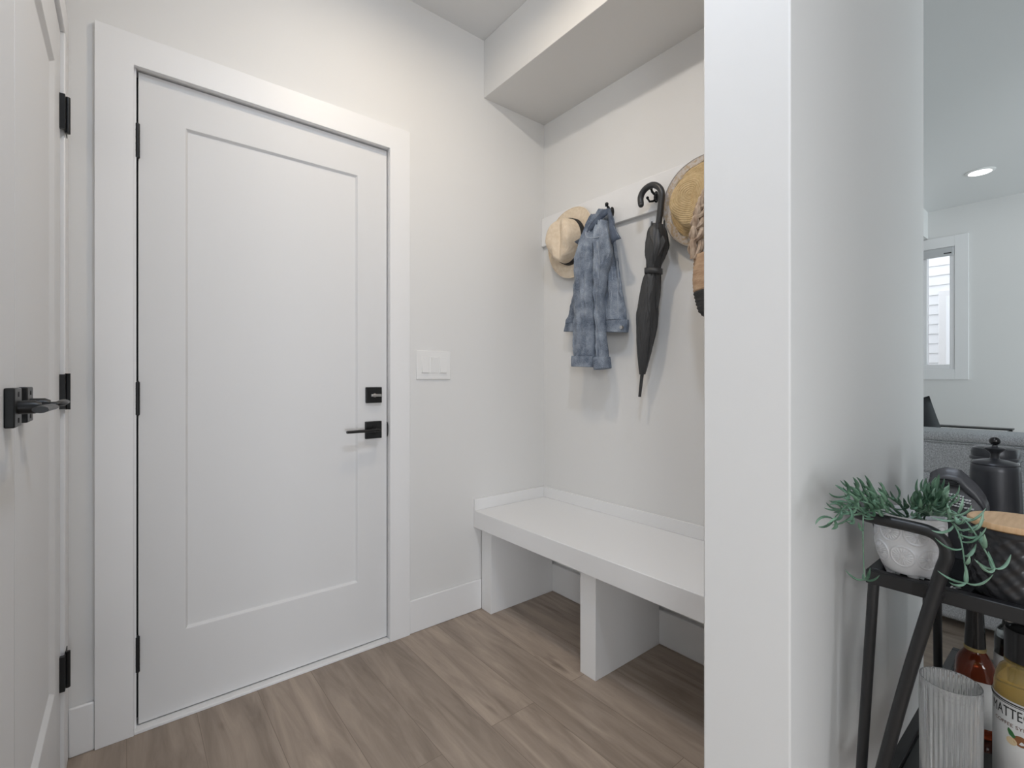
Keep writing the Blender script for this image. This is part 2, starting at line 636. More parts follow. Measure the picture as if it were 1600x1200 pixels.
def shaker(b, face, u0, u1, z0, z1, pu0, pu1, pz0, pz1, thick, depth, slope, put):
    """one-panel door slab in (u, z) with a recessed flat panel; put(u, depth, z) -> point"""
    bm = b.bm

    def ring(u_0, u_1, z_0, z_1, d):
        return [bm.verts.new(put(u, d, z)) for u, z in ((u_0, z_0), (u_1, z_0), (u_1, z_1), (u_0, z_1))]
    r = [ring(u0, u1, z0, z1, thick), ring(u0, u1, z0, z1, 0), ring(pu0, pu1, pz0, pz1, 0),
         ring(pu0 + slope, pu1 - slope, pz0 + slope, pz1 - slope, depth)]
    for i in range(3):
        for j in range(4):
            k = (j + 1) % 4
            bm.faces.new((r[i][j], r[i][k], r[i + 1][k], r[i + 1][j]))
    bm.faces.new(r[3])
    bm.faces.new(r[0])


DS = 1.908
door = bpy.data.objects.new('door_1', None)
COL.objects.link(door)
door.location = (0.0285, DS, 0.014)
structure(door, 'white one-panel entry door in the back wall')
b = MB()
shaker(b, DS, 0.0285, 0.8565, 0.014, 2.066, 0.1515, 0.7324, 0.2743, 1.9295, 0.044, 0.010, 0.007,
       lambda u, d, z: (u, DS + d, z))
b.build('door_slab', m_door, door, smooth=20, bevel=0.0012)
for z0, z1 in ((1.793, 1.899), (0.988, 1.090), (0.184, 0.293)):
    b = MB()
    b.cyl((0.0262, DS - 0.007, z0), (0.0262, DS - 0.007, z1), 0.0062, seg=16)
    for k in range(1, 5):
        zz = z0 + (z1 - z0) * k / 5
        b.cyl((0.0262, DS - 0.007, zz - 0.0006), (0.0262, DS - 0.007, zz + 0.0006), 0.0066, seg=16)
    b.cyl((0.0262, DS - 0.007, z1), (0.0262, DS - 0.007, z1 + 0.005), 0.0055, 0.002, 16)
    b.cyl((0.0262, DS - 0.007, z0 - 0.005), (0.0262, DS - 0.007, z0), 0.002, 0.0055, 16)
    h = b.build('hinge', m_black, door)
    h['label'] = 'matte black hinge'
# deadbolt
db = MB().box(0.7625, 0.8300, DS - 0.014, DS, 1.003, 1.068).build('deadbolt', m_black, door, bevel=0.0025)
db['label'] = 'square matte black deadbolt'
b = MB()
b.cyl((0.796, DS - 0.014, 1.0345), (0.796, DS - 0.024, 1.0345), 0.008, seg=20)
b.box(0.778, 0.822, DS - 0.030, DS - 0.022, 1.029, 1.040)
b.build('thumb_turn', m_steel, db, bevel=0.002)
# lever handle
hd = MB().box(0.7600, 0.8300, DS - 0.012, DS, 0.856, 0.927).build('door_handle', m_black, door, bevel=0.0025)
hd['label'] = 'matte black lever handle'
b = MB()
b.tube([(0.797, DS - 0.010, 0.893), (0.797, DS - 0.045, 0.893)], 0.0115, 20)
b.tube([(0.808, DS - 0.048, 0.893), (0.797, DS - 0.049, 0.893), (0.78, DS - 0.049, 0.893), (0.70, DS - 0.049, 0.893),
        (0.670, DS - 0.049, 0.893)], [0.006, 0.010, 0.0105, 0.0095, 0.009], 12, flat=0.62)
b.build('lever', m_black, hd)
# strike lip and latch at the jamb
b = MB()
for k in range(8):
    a0, a1 = -pi / 2 + pi * k / 8, -pi / 2 + pi * (k + 1) / 8
    b.prism([(0, 0), (0, 0)], 0, 0) if False else None
rings = []
for k in range(13):
    a = -pi / 2 + pi * k / 12
    z = 0.890 + 0.032 * sin(a)
    dpt = 0.0135 * cos(a)
    rings.append([(0.8562, DS + 0.004, z), (0.8562, DS - dpt, z), (0.8578, DS - dpt, z), (0.8578, DS + 0.004, z)])
b.grid(rings, True, True, True)
lt = b.build('latch_strike', m_black, door)
lt['label'] = 'curved black latch strike at the door edge'

# ------------------------------------------------------------------ closet double doors in the left wall
CX = -0.1415       # face of the door leaves
b = MB()
b.box(LX - 0.005, -0.1319, 1.800, D - 0.0005, 0, 2.055)
structure(b.build('trim_4', m_trim, bevel=0.003))
b = MB()
b.box(LX - 0.005, -0.1319, 0.33, D - 0.0005, 2.055, 2.14)
structure(b.build('trim_5', m_trim, bevel=0.003))
b = MB()
b.box(LX - 0.005, -0.1319, 0.33, 0.42, 0, 2.055)
structure(b.build('trim_6', m_trim, bevel=0.003))


def closet(name, y0, y1, label, near):
    r = bpy.data.objects.new(name, None)
    COL.objects.link(r)
    r.location = (CX, y0, 0.012)
    structure(r, label)
    b = MB()
    shaker(b, CX, y0, y1, 0.012, 2.05, y0 + 0.125, y1 - 0.125, 0.30, 1.905, 0.035, 0.010, 0.012,
           lambda u, d, z: (CX - d, u, z))
    b.build('door_slab', m_door, r, smooth=20, bevel=0.0015)
    yr = y1 - 0.057 if near else y0 + 0.057
    sg = -1 if near else 1
    zc = 1.054
    h = MB().box(CX, CX + 0.012, yr - 0.030, yr + 0.030, zc - 0.030, zc + 0.030).build('door_handle', m_black, r, bevel=0.002)
    h['label'] = 'square black rose with lever'
    b = MB()
    for dz in (-0.02, 0.02):
        b.cyl((CX + 0.0115, yr, zc + dz), (CX + 0.0128, yr, zc + dz), 0.004, seg=12)
    b.build('screw', m_gap, h)
    b = MB()
    b.tube([(CX + 0.010, yr, zc), (CX + 0.030, yr, zc), (CX + 0.037, yr, zc)], [0.0105, 0.0105, 0.007], 18)
    b.tube([(CX + 0.030, yr, zc), (CX + 0.046, yr, zc), (CX + 0.050, yr + sg * 0.012, zc), (CX + 0.0475, yr + sg * 0.05, zc),
            (CX + 0.0465, yr + sg * 0.105, zc)], [0.006, 0.0075, 0.0085, 0.009, 0.009], 12, flat=0.55)
    b.build('lever', m_black, h)
    return r


near_leaf = closet('door_2', 0.425, 1.106, 'nearer leaf of the white closet double door', True)
far_leaf = closet('door_3', 1.110, 1.792, 'farther leaf of the white closet double door', False)
for zc in (1.825, 1.065, 0.300):
    b = MB()
    b.box(-0.1322, -0.1300, 1.781, 1.838, zc - 0.047, zc + 0.047)
    b.box(-0.1425, -0.1300, 1.768, 1.781, zc - 0.047, zc + 0.047)
    b.cyl((-0.1265, 1.795, zc - 0.049), (-0.1265, 1.795, zc + 0.050), 0.0058, seg=14)
    h = b.build('hinge', m_black, far_leaf)
    h['label'] = 'matte black butt hinge'
    b = MB()
    for dz in (-0.024, 0.024):
        b.cyl((-0.1305, 1.824, zc + dz), (-0.1296, 1.824, zc + dz), 0.004, seg=12)
    b.build('screw', m_gap, h)

# ------------------------------------------------------------------ light switch
sw = thing('light_switch', (1.072, D, 1.101), 'white three-gang rocker light switch on the wall beside the entry door', 'light switch')
MB().box(0.9855, 1.1590, D - 0.006, D, 1.101, 1.229).build('plate', m_plate, sw, bevel=0.0035, seg=3)
for i, xc in enumerate((1.0265, 1.0722, 1.1180)):
    MB().box(xc - 0.0185, xc + 0.0185, D - 0.0072, D - 0.004, 1.1285, 1.2015).build('rocker_frame', m_plate, sw, bevel=0.0008)
    t = 0.003 if i != 1 else -0.003
    b = MB()
    y0 = D - 0.0072
    pts = [(y0 + 0.003, 1.132), (y0 - 0.0035 - t, 1.132), (y0 - 0.0015, 1.165), (y0 - 0.0035 + t, 1.198), (y0 + 0.003, 1.198)]
    va = [b.bm.verts.new((xc - 0.0160, y, z)) for y, z in pts]
    vb = [b.bm.verts.new((xc + 0.0160, y, z)) for y, z in pts]
    b.bm.faces.new(va)
    b.bm.faces.new(list(reversed(vb)))
    for k in range(5):
        b.bm.faces.new((va[k], vb[k], vb[(k + 1) % 5], va[(k + 1) % 5]))
    b.build('rocker', m_plate, sw, smooth=20)

# ------------------------------------------------------------------ bench
bench = thing('bench', (1.55, 1.19, 0), 'white built-in mudroom bench with open cubbies in the niche', 'bench')
MB().box(1.2895, X1 - 0.001, PY1 + 0.001, D - 0.001, 0.3959, 0.4758).build('seat', m_trim, bench, bevel=0.002)
b = MB()
b.box(X1 - 0.012, X1 - 0.0005, PY1 + 0.001, D - 0.0005, 0.4758, 0.5305)
b.build('back_lip', m_trim, bench, bevel=0.0015)
b = MB()
b.box(1.2895, X1 - 0.012, D - 0.012, D - 0.0005, 0.4758, 0.5305)
b.build('side_lip', m_trim, bench, bevel=0.0015)
for y0, y1 in ((1.806, 1.880), (1.1641, 1.2403), (0.4900, 0.5660)):
    MB().box(1.3282, X1 - 0.0225, y0, y1, 0, 0.3959).build('leg', m_trim, bench, bevel=0.0015)
MB().box(X1 - 0.018, X1 - 0.002, PY1 + 0.001, 1.806, 0.318, 0.3955).build('rear_batten', m_trim, bench, bevel=0.001)

# ------------------------------------------------------------------ coat rail with hooks
RF = X1 - 0.0195   # front face of the board
rail = thing('coat_rail', (RF, 1.19, 1.884), 'long white board with black double hooks on the niche wall', 'coat rack')
MB().box(RF, X1, PY1 + 0.001, D - 0.001, 1.8098, 1.959).build('board', m_trim, rail, bevel=0.0015)
HOOKY = (1.648, 1.4132, 1.1795, 0.948, 0.715)
HZ = 1.868
for y in HOOKY:
    HZ = 1.830 if y in (1.648, 0.948) else 1.868
    b = MB()
    rings = []
    for k in range(20):
        a = 2 * pi * k / 20
        rings.append((y + 0.011 * cos(a), HZ - 0.004 + 0.024 * sin(a)))
    b.prism(rings, RF - 0.004, RF + 0.0005)
    b.tube([(RF - 0.002, y, HZ + 0.002), (RF - 0.016, y, HZ + 0.004), (RF - 0.030, y, HZ + 0.010), (RF - 0.038, y, HZ + 0.021)],
           [0.006, 0.005, 0.005, 0.0045], 10)
    b.sphere((RF - 0.039, y, HZ + 0.024), 0.0085, seg=14)
    for sgn in (-1, 1):
        b.tube([(RF - 0.002, y, HZ - 0.012), (RF - 0.012, y + sgn * 0.008, HZ - 0.022), (RF - 0.024, y + sgn * 0.017, HZ - 0.024),
                (RF - 0.031, y + sgn * 0.021, HZ - 0.012)], [0.0055, 0.0045, 0.0045, 0.004], 10)
        b.sphere((RF - 0.032, y + sgn * 0.0215, HZ - 0.009), 0.0062, seg=12)
    h = b.build('hook', m_black, rail)
    h['label'] = 'black double coat hook'


# ------------------------------------------------------------------ hats
def make_hat(name, c, a, bb, ca, cb, ch, label, mats, lace, dent, pinch, curl, tilt, band=True, droop=0.0):
    """hat hung with its crown towards the room (-x): a, bb half axes of the brim across and up; ca, cb of the crown"""
    cx, cy, cz = c
    r = thing(name, c, label, 'hat', None)
    seg = 72

    def P(u, v, h):
        return (cx - h + tilt[0] * u + tilt[1] * v, cy - u, cz + v - droop * max(0.0, h - 0.01))

    def brim_h(s, t):
        # the brim rises at the sides and dips front and back
        e = max(0.0, (s - 0.0))
        return 0.006 + curl * e ** 1.6 * cos(2 * t) + 0.004 * sin(3 * t + 1) * e

    def brim_pt(s, t):
        return P((ca + (a - ca) * s) * cos(t), (cb + (bb - cb) * s) * sin(t), brim_h(s, t))
    split = 0.58 if lace else 1.0
    b = MB()
    b.grid([[brim_pt(split * i / 10, 2 * pi * k / seg) for k in range(seg)] for i in range(11)])
    b.build('brim', mats[0], r, solid=0.003)
    if lace:
        b = MB()
        b.grid([[brim_pt(split + (1 - split) * i / 8 + (0.05 * sin(2 * pi * k / seg * 13) if i == 0 else 0), 2 * pi * k / seg)
                 for k in range(seg)] for i in range(9)])
        b.build('lace_border', mats[3], r, solid=0.0034)
    b = MB()
    b.tube([brim_pt(1.0, 2 * pi * k / seg) for k in range(seg)], 0.0032, 8, closed=True)
    b.build('brim_edge', mats[2], r)
    # crown
    rings = []
    prof = [(1.0, 0.0), (0.985, 0.12), (0.965, 0.3), (0.945, 0.5), (0.92, 0.68), (0.885, 0.82), (0.83, 0.92), (0.75, 0.98),
            (0.64, 1.01), (0.5, 1.02), (0.36, 1.02), (0.22, 1.02), (0.1, 1.02), (0.02, 1.02)]
    for s, hh in prof:
        ring = []
        for k in range(seg):
            t = 2 * pi * k / seg
            u, v = ca * s * cos(t), cb * s * sin(t)
            h = ch * hh
            # the front (towards -v) is narrower near the top
            f = max(0.0, -v / cb) * hh
            u *= 1 - pinch * f * (1 if hh > 0.25 else hh * 4)
            if hh > 0.6:
                w = (hh - 0.6) / 0.42
                h -= dent * w * math.exp(-(u / (ca * 0.30)) ** 2) * (0.75 + 0.25 * (1 - abs(v) / cb))
                # side pinches at the front
                h -= dent * 0.6 * w * math.exp(-((abs(u) - ca * 0.55) / (ca * 0.22)) ** 2 - ((v + cb * 0.55) / (cb * 0.28)) ** 2)
            ring.append(P(u, v, 0.006 + h))
        rings.append(ring)
    b = MB()
    b.grid(rings, True, False, True)
    b.build('crown', mats[1], r, smooth=80, solid=0.003, subsurf=1)
    if band:
        b = MB()
        rr = []
        for hh in (0.02, 0.10, 0.20, 0.27):
            s = 1.02 - 0.09 * hh
            ring = []
            for k in range(seg):
                t = 2 * pi * k / seg
                u, v = ca * s * cos(t), cb * s * sin(t)
                f = max(0.0, -v / cb) * hh
                u *= 1 - pinch * f * (1 if hh > 0.25 else hh * 4)
                ring.append(P(u, v, 0.006 + ch * hh))
            rr.append(ring)
        b.grid(rr)
        o = b.build('hat_band', m_band, r, solid=0.004)
        o['label'] = 'black ribbon band'
    return r


make_hat('fedora_hat', (1.709, 1.650, 1.776), 0.150, 0.172, 0.092, 0.110, 0.108,
         'cream fedora with a black band hanging left of the denim jacket', (m_straw_pale, m_straw_pale, m_straw_pale), False,
         0.036, 0.30, 0.010, (0.02, 0.02))
make_hat('straw_hat', (1.706, 0.955, 1.781), 0.166, 0.176, 0.096, 0.108, 0.110,
         'golden straw sun hat with a lace brim hanging right of the umbrella', (m_straw_gold, m_straw_gold, m_piping, m_lace), True,
         0.022, 0.30, 0.012, (0.02, 0.02), band=False, droop=0.28)


# ------------------------------------------------------------------ denim jacket
def loft(rows, seg=40, amp=0.004, freq=18.0, seed=0.0, power=0.75, cap=True, sub=5, pleats=None, folds=0.0):
    rr = catmull(rows, sub)
    rings = []
    for i, (yl, zl, yr, zr, xc, th) in enumerate(rr):
        ring = []
        for k in range(seg):
            t = 2 * pi * k / seg
            cu, su = cos(t), sin(t)
            u = math.copysign(abs(cu) ** power, cu)
            d = math.copysign(abs(su) ** power, su)
            f = (u + 1) / 2
            y, z = yl + (yr - yl) * f, zl + (zr - zl) * f
            x = xc - d * th
            if pleats:
                x, y = pleats(i / len(rr), t, x, y, xc, (yl + yr) / 2, th)
            nz = noise.noise(Vector((u * 3.1 + seed, z * freq, d * 1.7 + seed * 2)))
            n2 = noise.noise(Vector((u * 6.0 + seed * 3, z * freq * 2.2, d * 3.0)))
            n3 = noise.noise(Vector((u * 4.5 + seed * 1.3, z * 3.2, seed)))
            x -= amp * (nz + 0.6 * n2 + folds * n3) * (1 if d > 0 else 0.3)
            y += amp * 0.7 * noise.noise(Vector((seed * 5, z * freq, u * 2.0)))
            ring.append((x, y, z))
        rings.append(ring)
    b = MB()
    b.grid(rings, True, cap, cap)
    return b


SLEEVE_A = [
    (1.472, 1.853, 1.427, 1.841, 1.66, 0.02), (1.482, 1.805, 1.424, 1.79, 1.645, 0.03), (1.5, 1.749, 1.434, 1.733, 1.635, 0.04),
    (1.52, 1.685, 1.436, 1.668, 1.63, 0.045), (1.536, 1.614, 1.438, 1.597, 1.63, 0.045), (1.546, 1.526, 1.440, 1.511, 1.63, 0.042),
    (1.55, 1.438, 1.441, 1.425, 1.632, 0.04), (1.554, 1.349, 1.442, 1.339, 1.634, 0.038), (1.559, 1.274, 1.442, 1.267, 1.637, 0.036),
    (1.563, 1.209, 1.442, 1.204, 1.64, 0.035)]
CUFF_A = [
    (1.568, 1.212, 1.438, 1.204, 1.64, 0.04), (1.57, 1.191, 1.438, 1.184, 1.64, 0.041), (1.568, 1.161, 1.439, 1.155, 1.64, 0.04)]
SLEEVE_B = [
    (1.437, 1.816, 1.379, 1.801, 1.655, 0.03), (1.437, 1.757, 1.361, 1.738, 1.642, 0.035), (1.432, 1.683, 1.351, 1.665, 1.638, 0.040),
    (1.428, 1.625, 1.362, 1.611, 1.640, 0.038), (1.430, 1.569, 1.381, 1.558, 1.643, 0.034), (1.434, 1.498, 1.398, 1.491, 1.646, 0.030),
    (1.435, 1.412, 1.402, 1.407, 1.648, 0.029), (1.433, 1.325, 1.395, 1.321, 1.648, 0.029), (1.430, 1.253, 1.385, 1.25, 1.647, 0.029),
    (1.430, 1.201, 1.377, 1.199, 1.645, 0.03)]
CUFF_B = [
    (1.438, 1.198, 1.374, 1.201, 1.645, 0.035), (1.438, 1.172, 1.37, 1.176, 1.645, 0.036), (1.434, 1.143, 1.367, 1.151, 1.645, 0.035)]
BODY = [
    (1.468, 1.885, 1.408, 1.868, 1.695, 0.014), (1.491, 1.851, 1.385, 1.823, 1.696, 0.020), (1.494, 1.797, 1.374, 1.762, 1.697, 0.020),
    (1.498, 1.743, 1.37, 1.705, 1.697, 0.021), (1.504, 1.682, 1.363, 1.647, 1.698, 0.021), (1.564, 1.611, 1.347, 1.573, 1.698, 0.021),
    (1.616, 1.544, 1.335, 1.501, 1.698, 0.021), (1.639, 1.469, 1.322, 1.43, 1.698, 0.021), (1.663, 1.409, 1.31, 1.373, 1.698, 0.022),
    (1.674, 1.376, 1.307, 1.364, 1.698, 0.022)]
WAIST = [
    (1.675, 1.376, 1.303, 1.361, 1.696, 0.026), (1.681, 1.357, 1.3, 1.335, 1.696, 0.027), (1.688, 1.339, 1.305, 1.305, 1.696, 0.026)]
jk = thing('denim_jacket', (1.68, 1.45, 1.15), 'faded blue denim jacket hanging by its collar between the fedora and the umbrella', 'jacket')
loft(BODY, 96, 0.008, 22, 1.3, sub=8, folds=2.0).build('body', m_denim, jk, smooth=80)
loft(WAIST, 64, 0.002, 20, 2.1, power=0.6, sub=3).build('waistband', m_denim, jk, smooth=80, bevel=0.002)
sa = loft(SLEEVE_A, 72, 0.008, 20, 4.2, power=0.85, sub=8, folds=1.6).build('sleeve', m_denim, jk, smooth=80)
sb_ = loft(SLEEVE_B, 72, 0.008, 22, 7.7, power=0.9, sub=8, folds=1.6).build('sleeve', m_denim, jk, smooth=80)
loft(CUFF_A, 48, 0.0015, 20, 3.3, power=0.6, sub=3).build('cuff', m_denim, sa, smooth=80, bevel=0.002)
loft(CUFF_B, 48, 0.0015, 20, 5.3, power=0.6, sub=3).build('cuff', m_denim, sb_, smooth=80, bevel=0.002)
COLLAR_L = [(1.39, 1.861), (1.416, 1.857), (1.442, 1.827), (1.469, 1.787), (1.488, 1.757), (1.556, 1.743), (1.508, 1.712),
            (1.484, 1.736), (1.453, 1.772), (1.423, 1.804), (1.379, 1.835)]
COLLAR_R = [(1.39, 1.861), (1.368, 1.849), (1.347, 1.812), (1.326, 1.768), (1.309, 1.731), (1.288, 1.699), (1.337, 1.685),
            (1.343, 1.723), (1.351, 1.769), (1.365, 1.812), (1.379, 1.835)]


def collar(pts, x):
    k = x / 1.63
    q = [(y * k, 1.095 + (z - 1.095) * k) for y, z in pts]
    n = len(q)
    m = n // 2
    rows = []
    outer = q[:m + 1]
    inner = [q[0]] + list(reversed(q[m + 1:]))
    inner = inner[:len(outer)]
    b = MB()
    rings = []
    for i in range(len(outer)):
        o, n_ = outer[i], inner[min(i, len(inner) - 1)]
        ring = []
        for j in range(5):
            f = j / 4
            ring.append((x + 0.045 * (1 - min(i, 3) / 3) + 0.004 * noise.noise(Vector((i, f * 2, 3))) - 0.008 * sin(pi * f),
                         o[0] + (n_[0] - o[0]) * f, o[1] + (n_[1] - o[1]) * f))
        rings.append(ring)
    b.grid(rings, False)
    c = b.build('collar', m_denim_dark, jk, smooth=80, solid=0.006)
    b = MB()
    b.tube([(p[0][0] - 0.0036, p[0][1] * 0.93 + p[4][1] * 0.07, p[0][2] * 0.93 + p[4][2] * 0.07) for p in rings], 0.0013, 6)
    b.build('stitching', m_stitch, c)


collar(COLLAR_L, 1.612)
collar(COLLAR_R, 1.612)
b = MB()
b.tube([(RF - 0.003, 1.413, 1.862), (1.70, 1.413, 1.885), (1.69, 1.425, 1.888)], 0.003, 8)
b.build('hanging_loop', m_denim_dark, jk)
b = MB()
b.cyl((1.675, 1.317, 1.326), (1.666, 1.317, 1.326), 0.0085, 0.0075, 20)
bt = b.build('button', m_steel, jk)
bt['label'] = 'silver button on the waistband'
# raised seams in the pale stitching colour
b = MB()
for y0, z0, y1, z1, xx in ((1.345, 1.62, 1.338, 1.37, 1.677), (1.375, 1.60, 1.378, 1.36, 1.677)):
    b.tube([(xx + 0.004 * sin(k), y0 + (y1 - y0) * k / 6, z0 + (z1 - z0) * k / 6) for k in range(7)], 0.0011, 6)
b.build('seam', m_stitch, jk)
b = MB()
b.tube([(1.6195, 1.414 + 0.002 * sin(k * 2), 1.46 - 0.25 * k / 10) for k in range(11)], 0.0008, 6)
b.build('seam', m_stitch, jk)

b = MB()
b.tube(catmull([(1.612, 1.470, 1.775), (1.596, 1.458, 1.748), (1.588, 1.440, 1.730), (1.596, 1.405, 1.722), (1.606, 1.375, 1.724)], 5), 0.0013, 6)
b.build('seam', m_stitch, jk)
b = MB()
b.tube(catmull([(1.590, 1.385, 1.70), (1.594, 1.378, 1.64), (1.605, 1.386, 1.59), (1.615, 1.40, 1.53)], 5), 0.0011, 6)
b.build('seam', m_stitch, jk)

# ------------------------------------------------------------------ umbrella
CROOK = [(1.208, 1.824), (1.21, 1.854), (1.197, 1.876), (1.172, 1.888), (1.145, 1.886), (1.121, 1.868), (1.109, 1.842),
         (1.112, 1.809), (1.118, 1.76), (1.126, 1.713)]
CANOPY = [
    (1.151, 1.731, 1.107, 1.72, 1.665, 0.02), (1.167, 1.709, 1.098, 1.692, 1.665, 0.032), (1.174, 1.671, 1.092, 1.653, 1.665, 0.036),
    (1.179, 1.646, 1.089, 1.627, 1.665, 0.037), (1.18, 1.607, 1.105, 1.592, 1.666, 0.035), (1.179, 1.568, 1.123, 1.557, 1.667, 0.028),
    (1.181, 1.542, 1.125, 1.532, 1.668, 0.024), (1.194, 1.515, 1.127, 1.504, 1.668, 0.028), (1.207, 1.467, 1.13, 1.456, 1.669, 0.032),
    (1.224, 1.402, 1.137, 1.392, 1.67, 0.034), (1.231, 1.371, 1.141, 1.361, 1.671, 0.034), (1.232, 1.31, 1.151, 1.303, 1.673, 0.03),
    (1.232, 1.242, 1.168, 1.239, 1.675, 0.024), (1.23, 1.175, 1.184, 1.174, 1.677, 0.017), (1.229, 1.121, 1.204, 1.121, 1.68, 0.009)]
um = thing('umbrella', (1.67, 1.17, 1.02), 'black crook-handled umbrella hanging furled between the jacket and the straw hat', 'umbrella')
pts = [(1.66, y, z) for y, z in catmull(CROOK, 5)]
b = MB()
b.tube(pts, [0.0095] + [0.0125] * (len(pts) - 2) + [0.0115], 16)
b.sphere((1.66, 1.208, 1.824), 0.0118, seg=14)
b.build('handle', m_umbh, um)


def pl(f, t, x, y, xc, yc, th):
    tw = t + f * 3.2
    saw = ((tw * 6 / (2 * pi)) % 1.0)
    k = 1 + (0.34 * saw - 0.17) * min(1, th / 0.02)
    return xc + (x - xc) * k, yc + (y - yc) * (1 + (k - 1) * 0.40)


loft(CANOPY, 168, 0.003, 14, 9.1, power=0.9, sub=8, pleats=pl).build('canopy', m_umb, um, smooth=55)
b = MB()
b.prism([(1.093, 1.668), (1.080, 1.640), (1.102, 1.602), (1.130, 1.575), (1.128, 1.640)], 1.640, 1.650)
b.build('canopy_flap', m_umb, um, smooth=80, bevel=0.003)
b = MB()
rr = []
for k in range(24):
    t = 2 * pi * k / 24
    rr.append((1.6675 - 0.031 * sin(t), 1.153 - 0.036 * cos(t), 1.540 - 0.006 * cos(t)))
rings = [[(x, y, z + dz) for x, y, z in rr] for dz in (-0.011, 0.011)]
b.grid(rings)
b.build('tie_strap', m_umb, um, solid=0.003)
b = MB()
b.tube([(1.682, 1.218, 1.127), (1.682, 1.224, 1.081), (1.682, 1.231, 1.027)], [0.0075, 0.0068, 0.006], 14)
b.build('ferrule', m_umbh, um)
b = MB()
b.tube([(1.663, 1.127, 1.72), (1.666, 1.135, 1.68)], 0.006, 12)
b.build('shaft', m_steel, um)
for dy, dx in ((0.024, -0.008), (0.010, -0.026), (-0.013, -0.022), (-0.026, 0.0), (0.018, 0.014)):
    b = MB()
    b.cyl((1.665 + dx, 1.129 + dy, 1.692), (1.665 + dx * 1.1, 1.129 + dy * 1.05, 1.732), 0.0042, 0.003, 10)
    b.build('rib_tip', m_umbh, um)

# ------------------------------------------------------------------ woven bag at the right end of the rail
bagc = (1.62, 0.745)
bag = thing('woven_bag', (1.56, 0.745, 1.30), 'tan woven bag with braided handle and dark base hanging behind the partition wall', 'bag')


def bag_r(z):
    # half width (y) of the bag by height
    tbl = [(1.297, 0.06), (1.317, 0.128), (1.336, 0.145), (1.364, 0.153), (1.399, 0.1615), (1.445, 0.1653), (1.512, 0.1605), (1.56, 0.157)]
    for (z0, r0), (z1, r1) in zip(tbl, tbl[1:]):
        if z <= z1:
            return r0 + (r1 - r0) * max(0, (z - z0)) / (z1 - z0)
    return tbl[-1][1]


def bag_mesh(z0, z1, m, name, cap0):
    n = max(4, int((z1 - z0) / 0.006))
    rings = []
    for i in range(n + 1):
        z = z0 + (z1 - z0) * i / n
        r = bag_r(z) + 0.0018 * sin(z * 2 * pi / 0.012)
        rings.append([(1.56 + (r * 0.36 + 0.012) * sin(2 * pi * k / 64), 0.745 + r * cos(2 * pi * k / 64), z) for k in range(64)])
    b = MB()
    b.grid(rings, True, cap0, False)
    return b.build(name, m, bag, smooth=80, solid=0.004)


bag_mesh(1.297, 1.402, m_bagdark, 'base', True)
bag_mesh(1.402, 1.527, m_bagtan, 'body', False)
# fat three-strand braid: the handle, from each side up to the hook
for j in range(3):
    pp = []
    for i in range(161):
        f = i / 160
        a = pi * f
        yy = 0.745 + 0.147 * cos(a)
        zz = 1.518 + 0.34 * (sin(a) ** 0.75)
        ph = f * 60 + j * 2 * pi / 3
        pp.append((1.530 + 0.011 * cos(ph) + 0.10 * sin(a) ** 2, yy + 0.016 * sin(2 * ph) * 0.6 + 0.012 * sin(ph), zz + 0.006 * cos(2 * ph)))
    b = MB()
    b.tube(pp, 0.0115, 8)
    b.build('braided_handle', m_rope, bag)

# ------------------------------------------------------------------ bar cart
ZT = 0.7545
cart = thing('bar_cart', (1.36, 0.12, 0), 'black metal two-tier bar cart against the partition wall', 'bar cart')
X0c, X1c, Y0c, Y1c = 1.04, 1.76, -0.055, 0.2726


def shelf_frame(z0, z1, x0, x1, y0, y1, t=0.018):
    b = MB()
    b.box(x0, x0 + t, y0, y1, z0, z1)
    b.box(x1 - t, x1, y0, y1, z0, z1)
    b.box(x0 + t, x1 - t, y0, y0 + t, z0, z1)
    b.box(x0 + t, x1 - t, y1 - t, y1, z0, z1)
    return b


shelf_frame(0.730, ZT, X0c, X1c, Y0c, Y1c).build('shelf_frame', m_cart, cart, bevel=0.002)
MB().box(X0c + 0.018, X1c - 0.018, Y0c + 0.018, Y1c - 0.018, 0.739, 0.746).build('upper_shelf', m_glossblack, cart)
shelf_frame(0.358, 0.380, X0c - 0.025, X1c - 0.03, Y0c + 0.03, Y1c - 0.015).build('shelf_frame', m_cart, cart, bevel=0.002)
MB().box(X0c - 0.007, X1c - 0.048, Y0c + 0.048, Y1c - 0.033, 0.366, 0.372).build('lower_shelf', m_glossblack, cart)
# near rear leg
b = MB()
b.tube([(1.049, 0.262, 0.735), (1.049, 0.280, 0.40), (1.049, 0.300, 0.008)], 0.0085, 16)
b.build('leg', m_cart, cart)
# handle hoop: front leg, push bar, back to the rear corner
HP = [(1.012, 0.318, 0.008), (1.012, 0.2243, 0.5128), (1.012, 0.170, 0.765), (1.012, 0.158, 0.815), (1.012, 0.162, 0.838), (1.012, 0.176, 0.850),
      (1.012, 0.200, 0.8535), (1.012, 0.248, 0.8555), (1.013, 0.266, 0.857), (1.020, 0.280, 0.858), (1.040, 0.288, 0.858), (1.120, 0.290, 0.857),
      (1.162, 0.290, 0.846), (1.176, 0.286, 0.805), (1.165, 0.268, 0.742)]
b = MB()
b.tube(catmull(HP, 6), 0.0096, 18)
hh = b.build('push_handle', m_cart, cart)
hh['label'] = 'bent black tube that forms the push handle and front leg'
for pts in ([(1.515, 0.255, 0.735), (1.515, 0.252, 0.372), (1.515, 0.250, 0.008)],
            [(1.70, -0.045, 0.735), (1.70, -0.02, 0.38), (1.70, 0.0, 0.008)]):
    b = MB()
    b.tube(catmull(pts, 6), 0.0085, 16)
    b.build('leg', m_cart, cart)
b = MB()
b.cyl((1.012, 0.171, 0.742), (1.042, 0.171, 0.742), 0.006, seg=12)
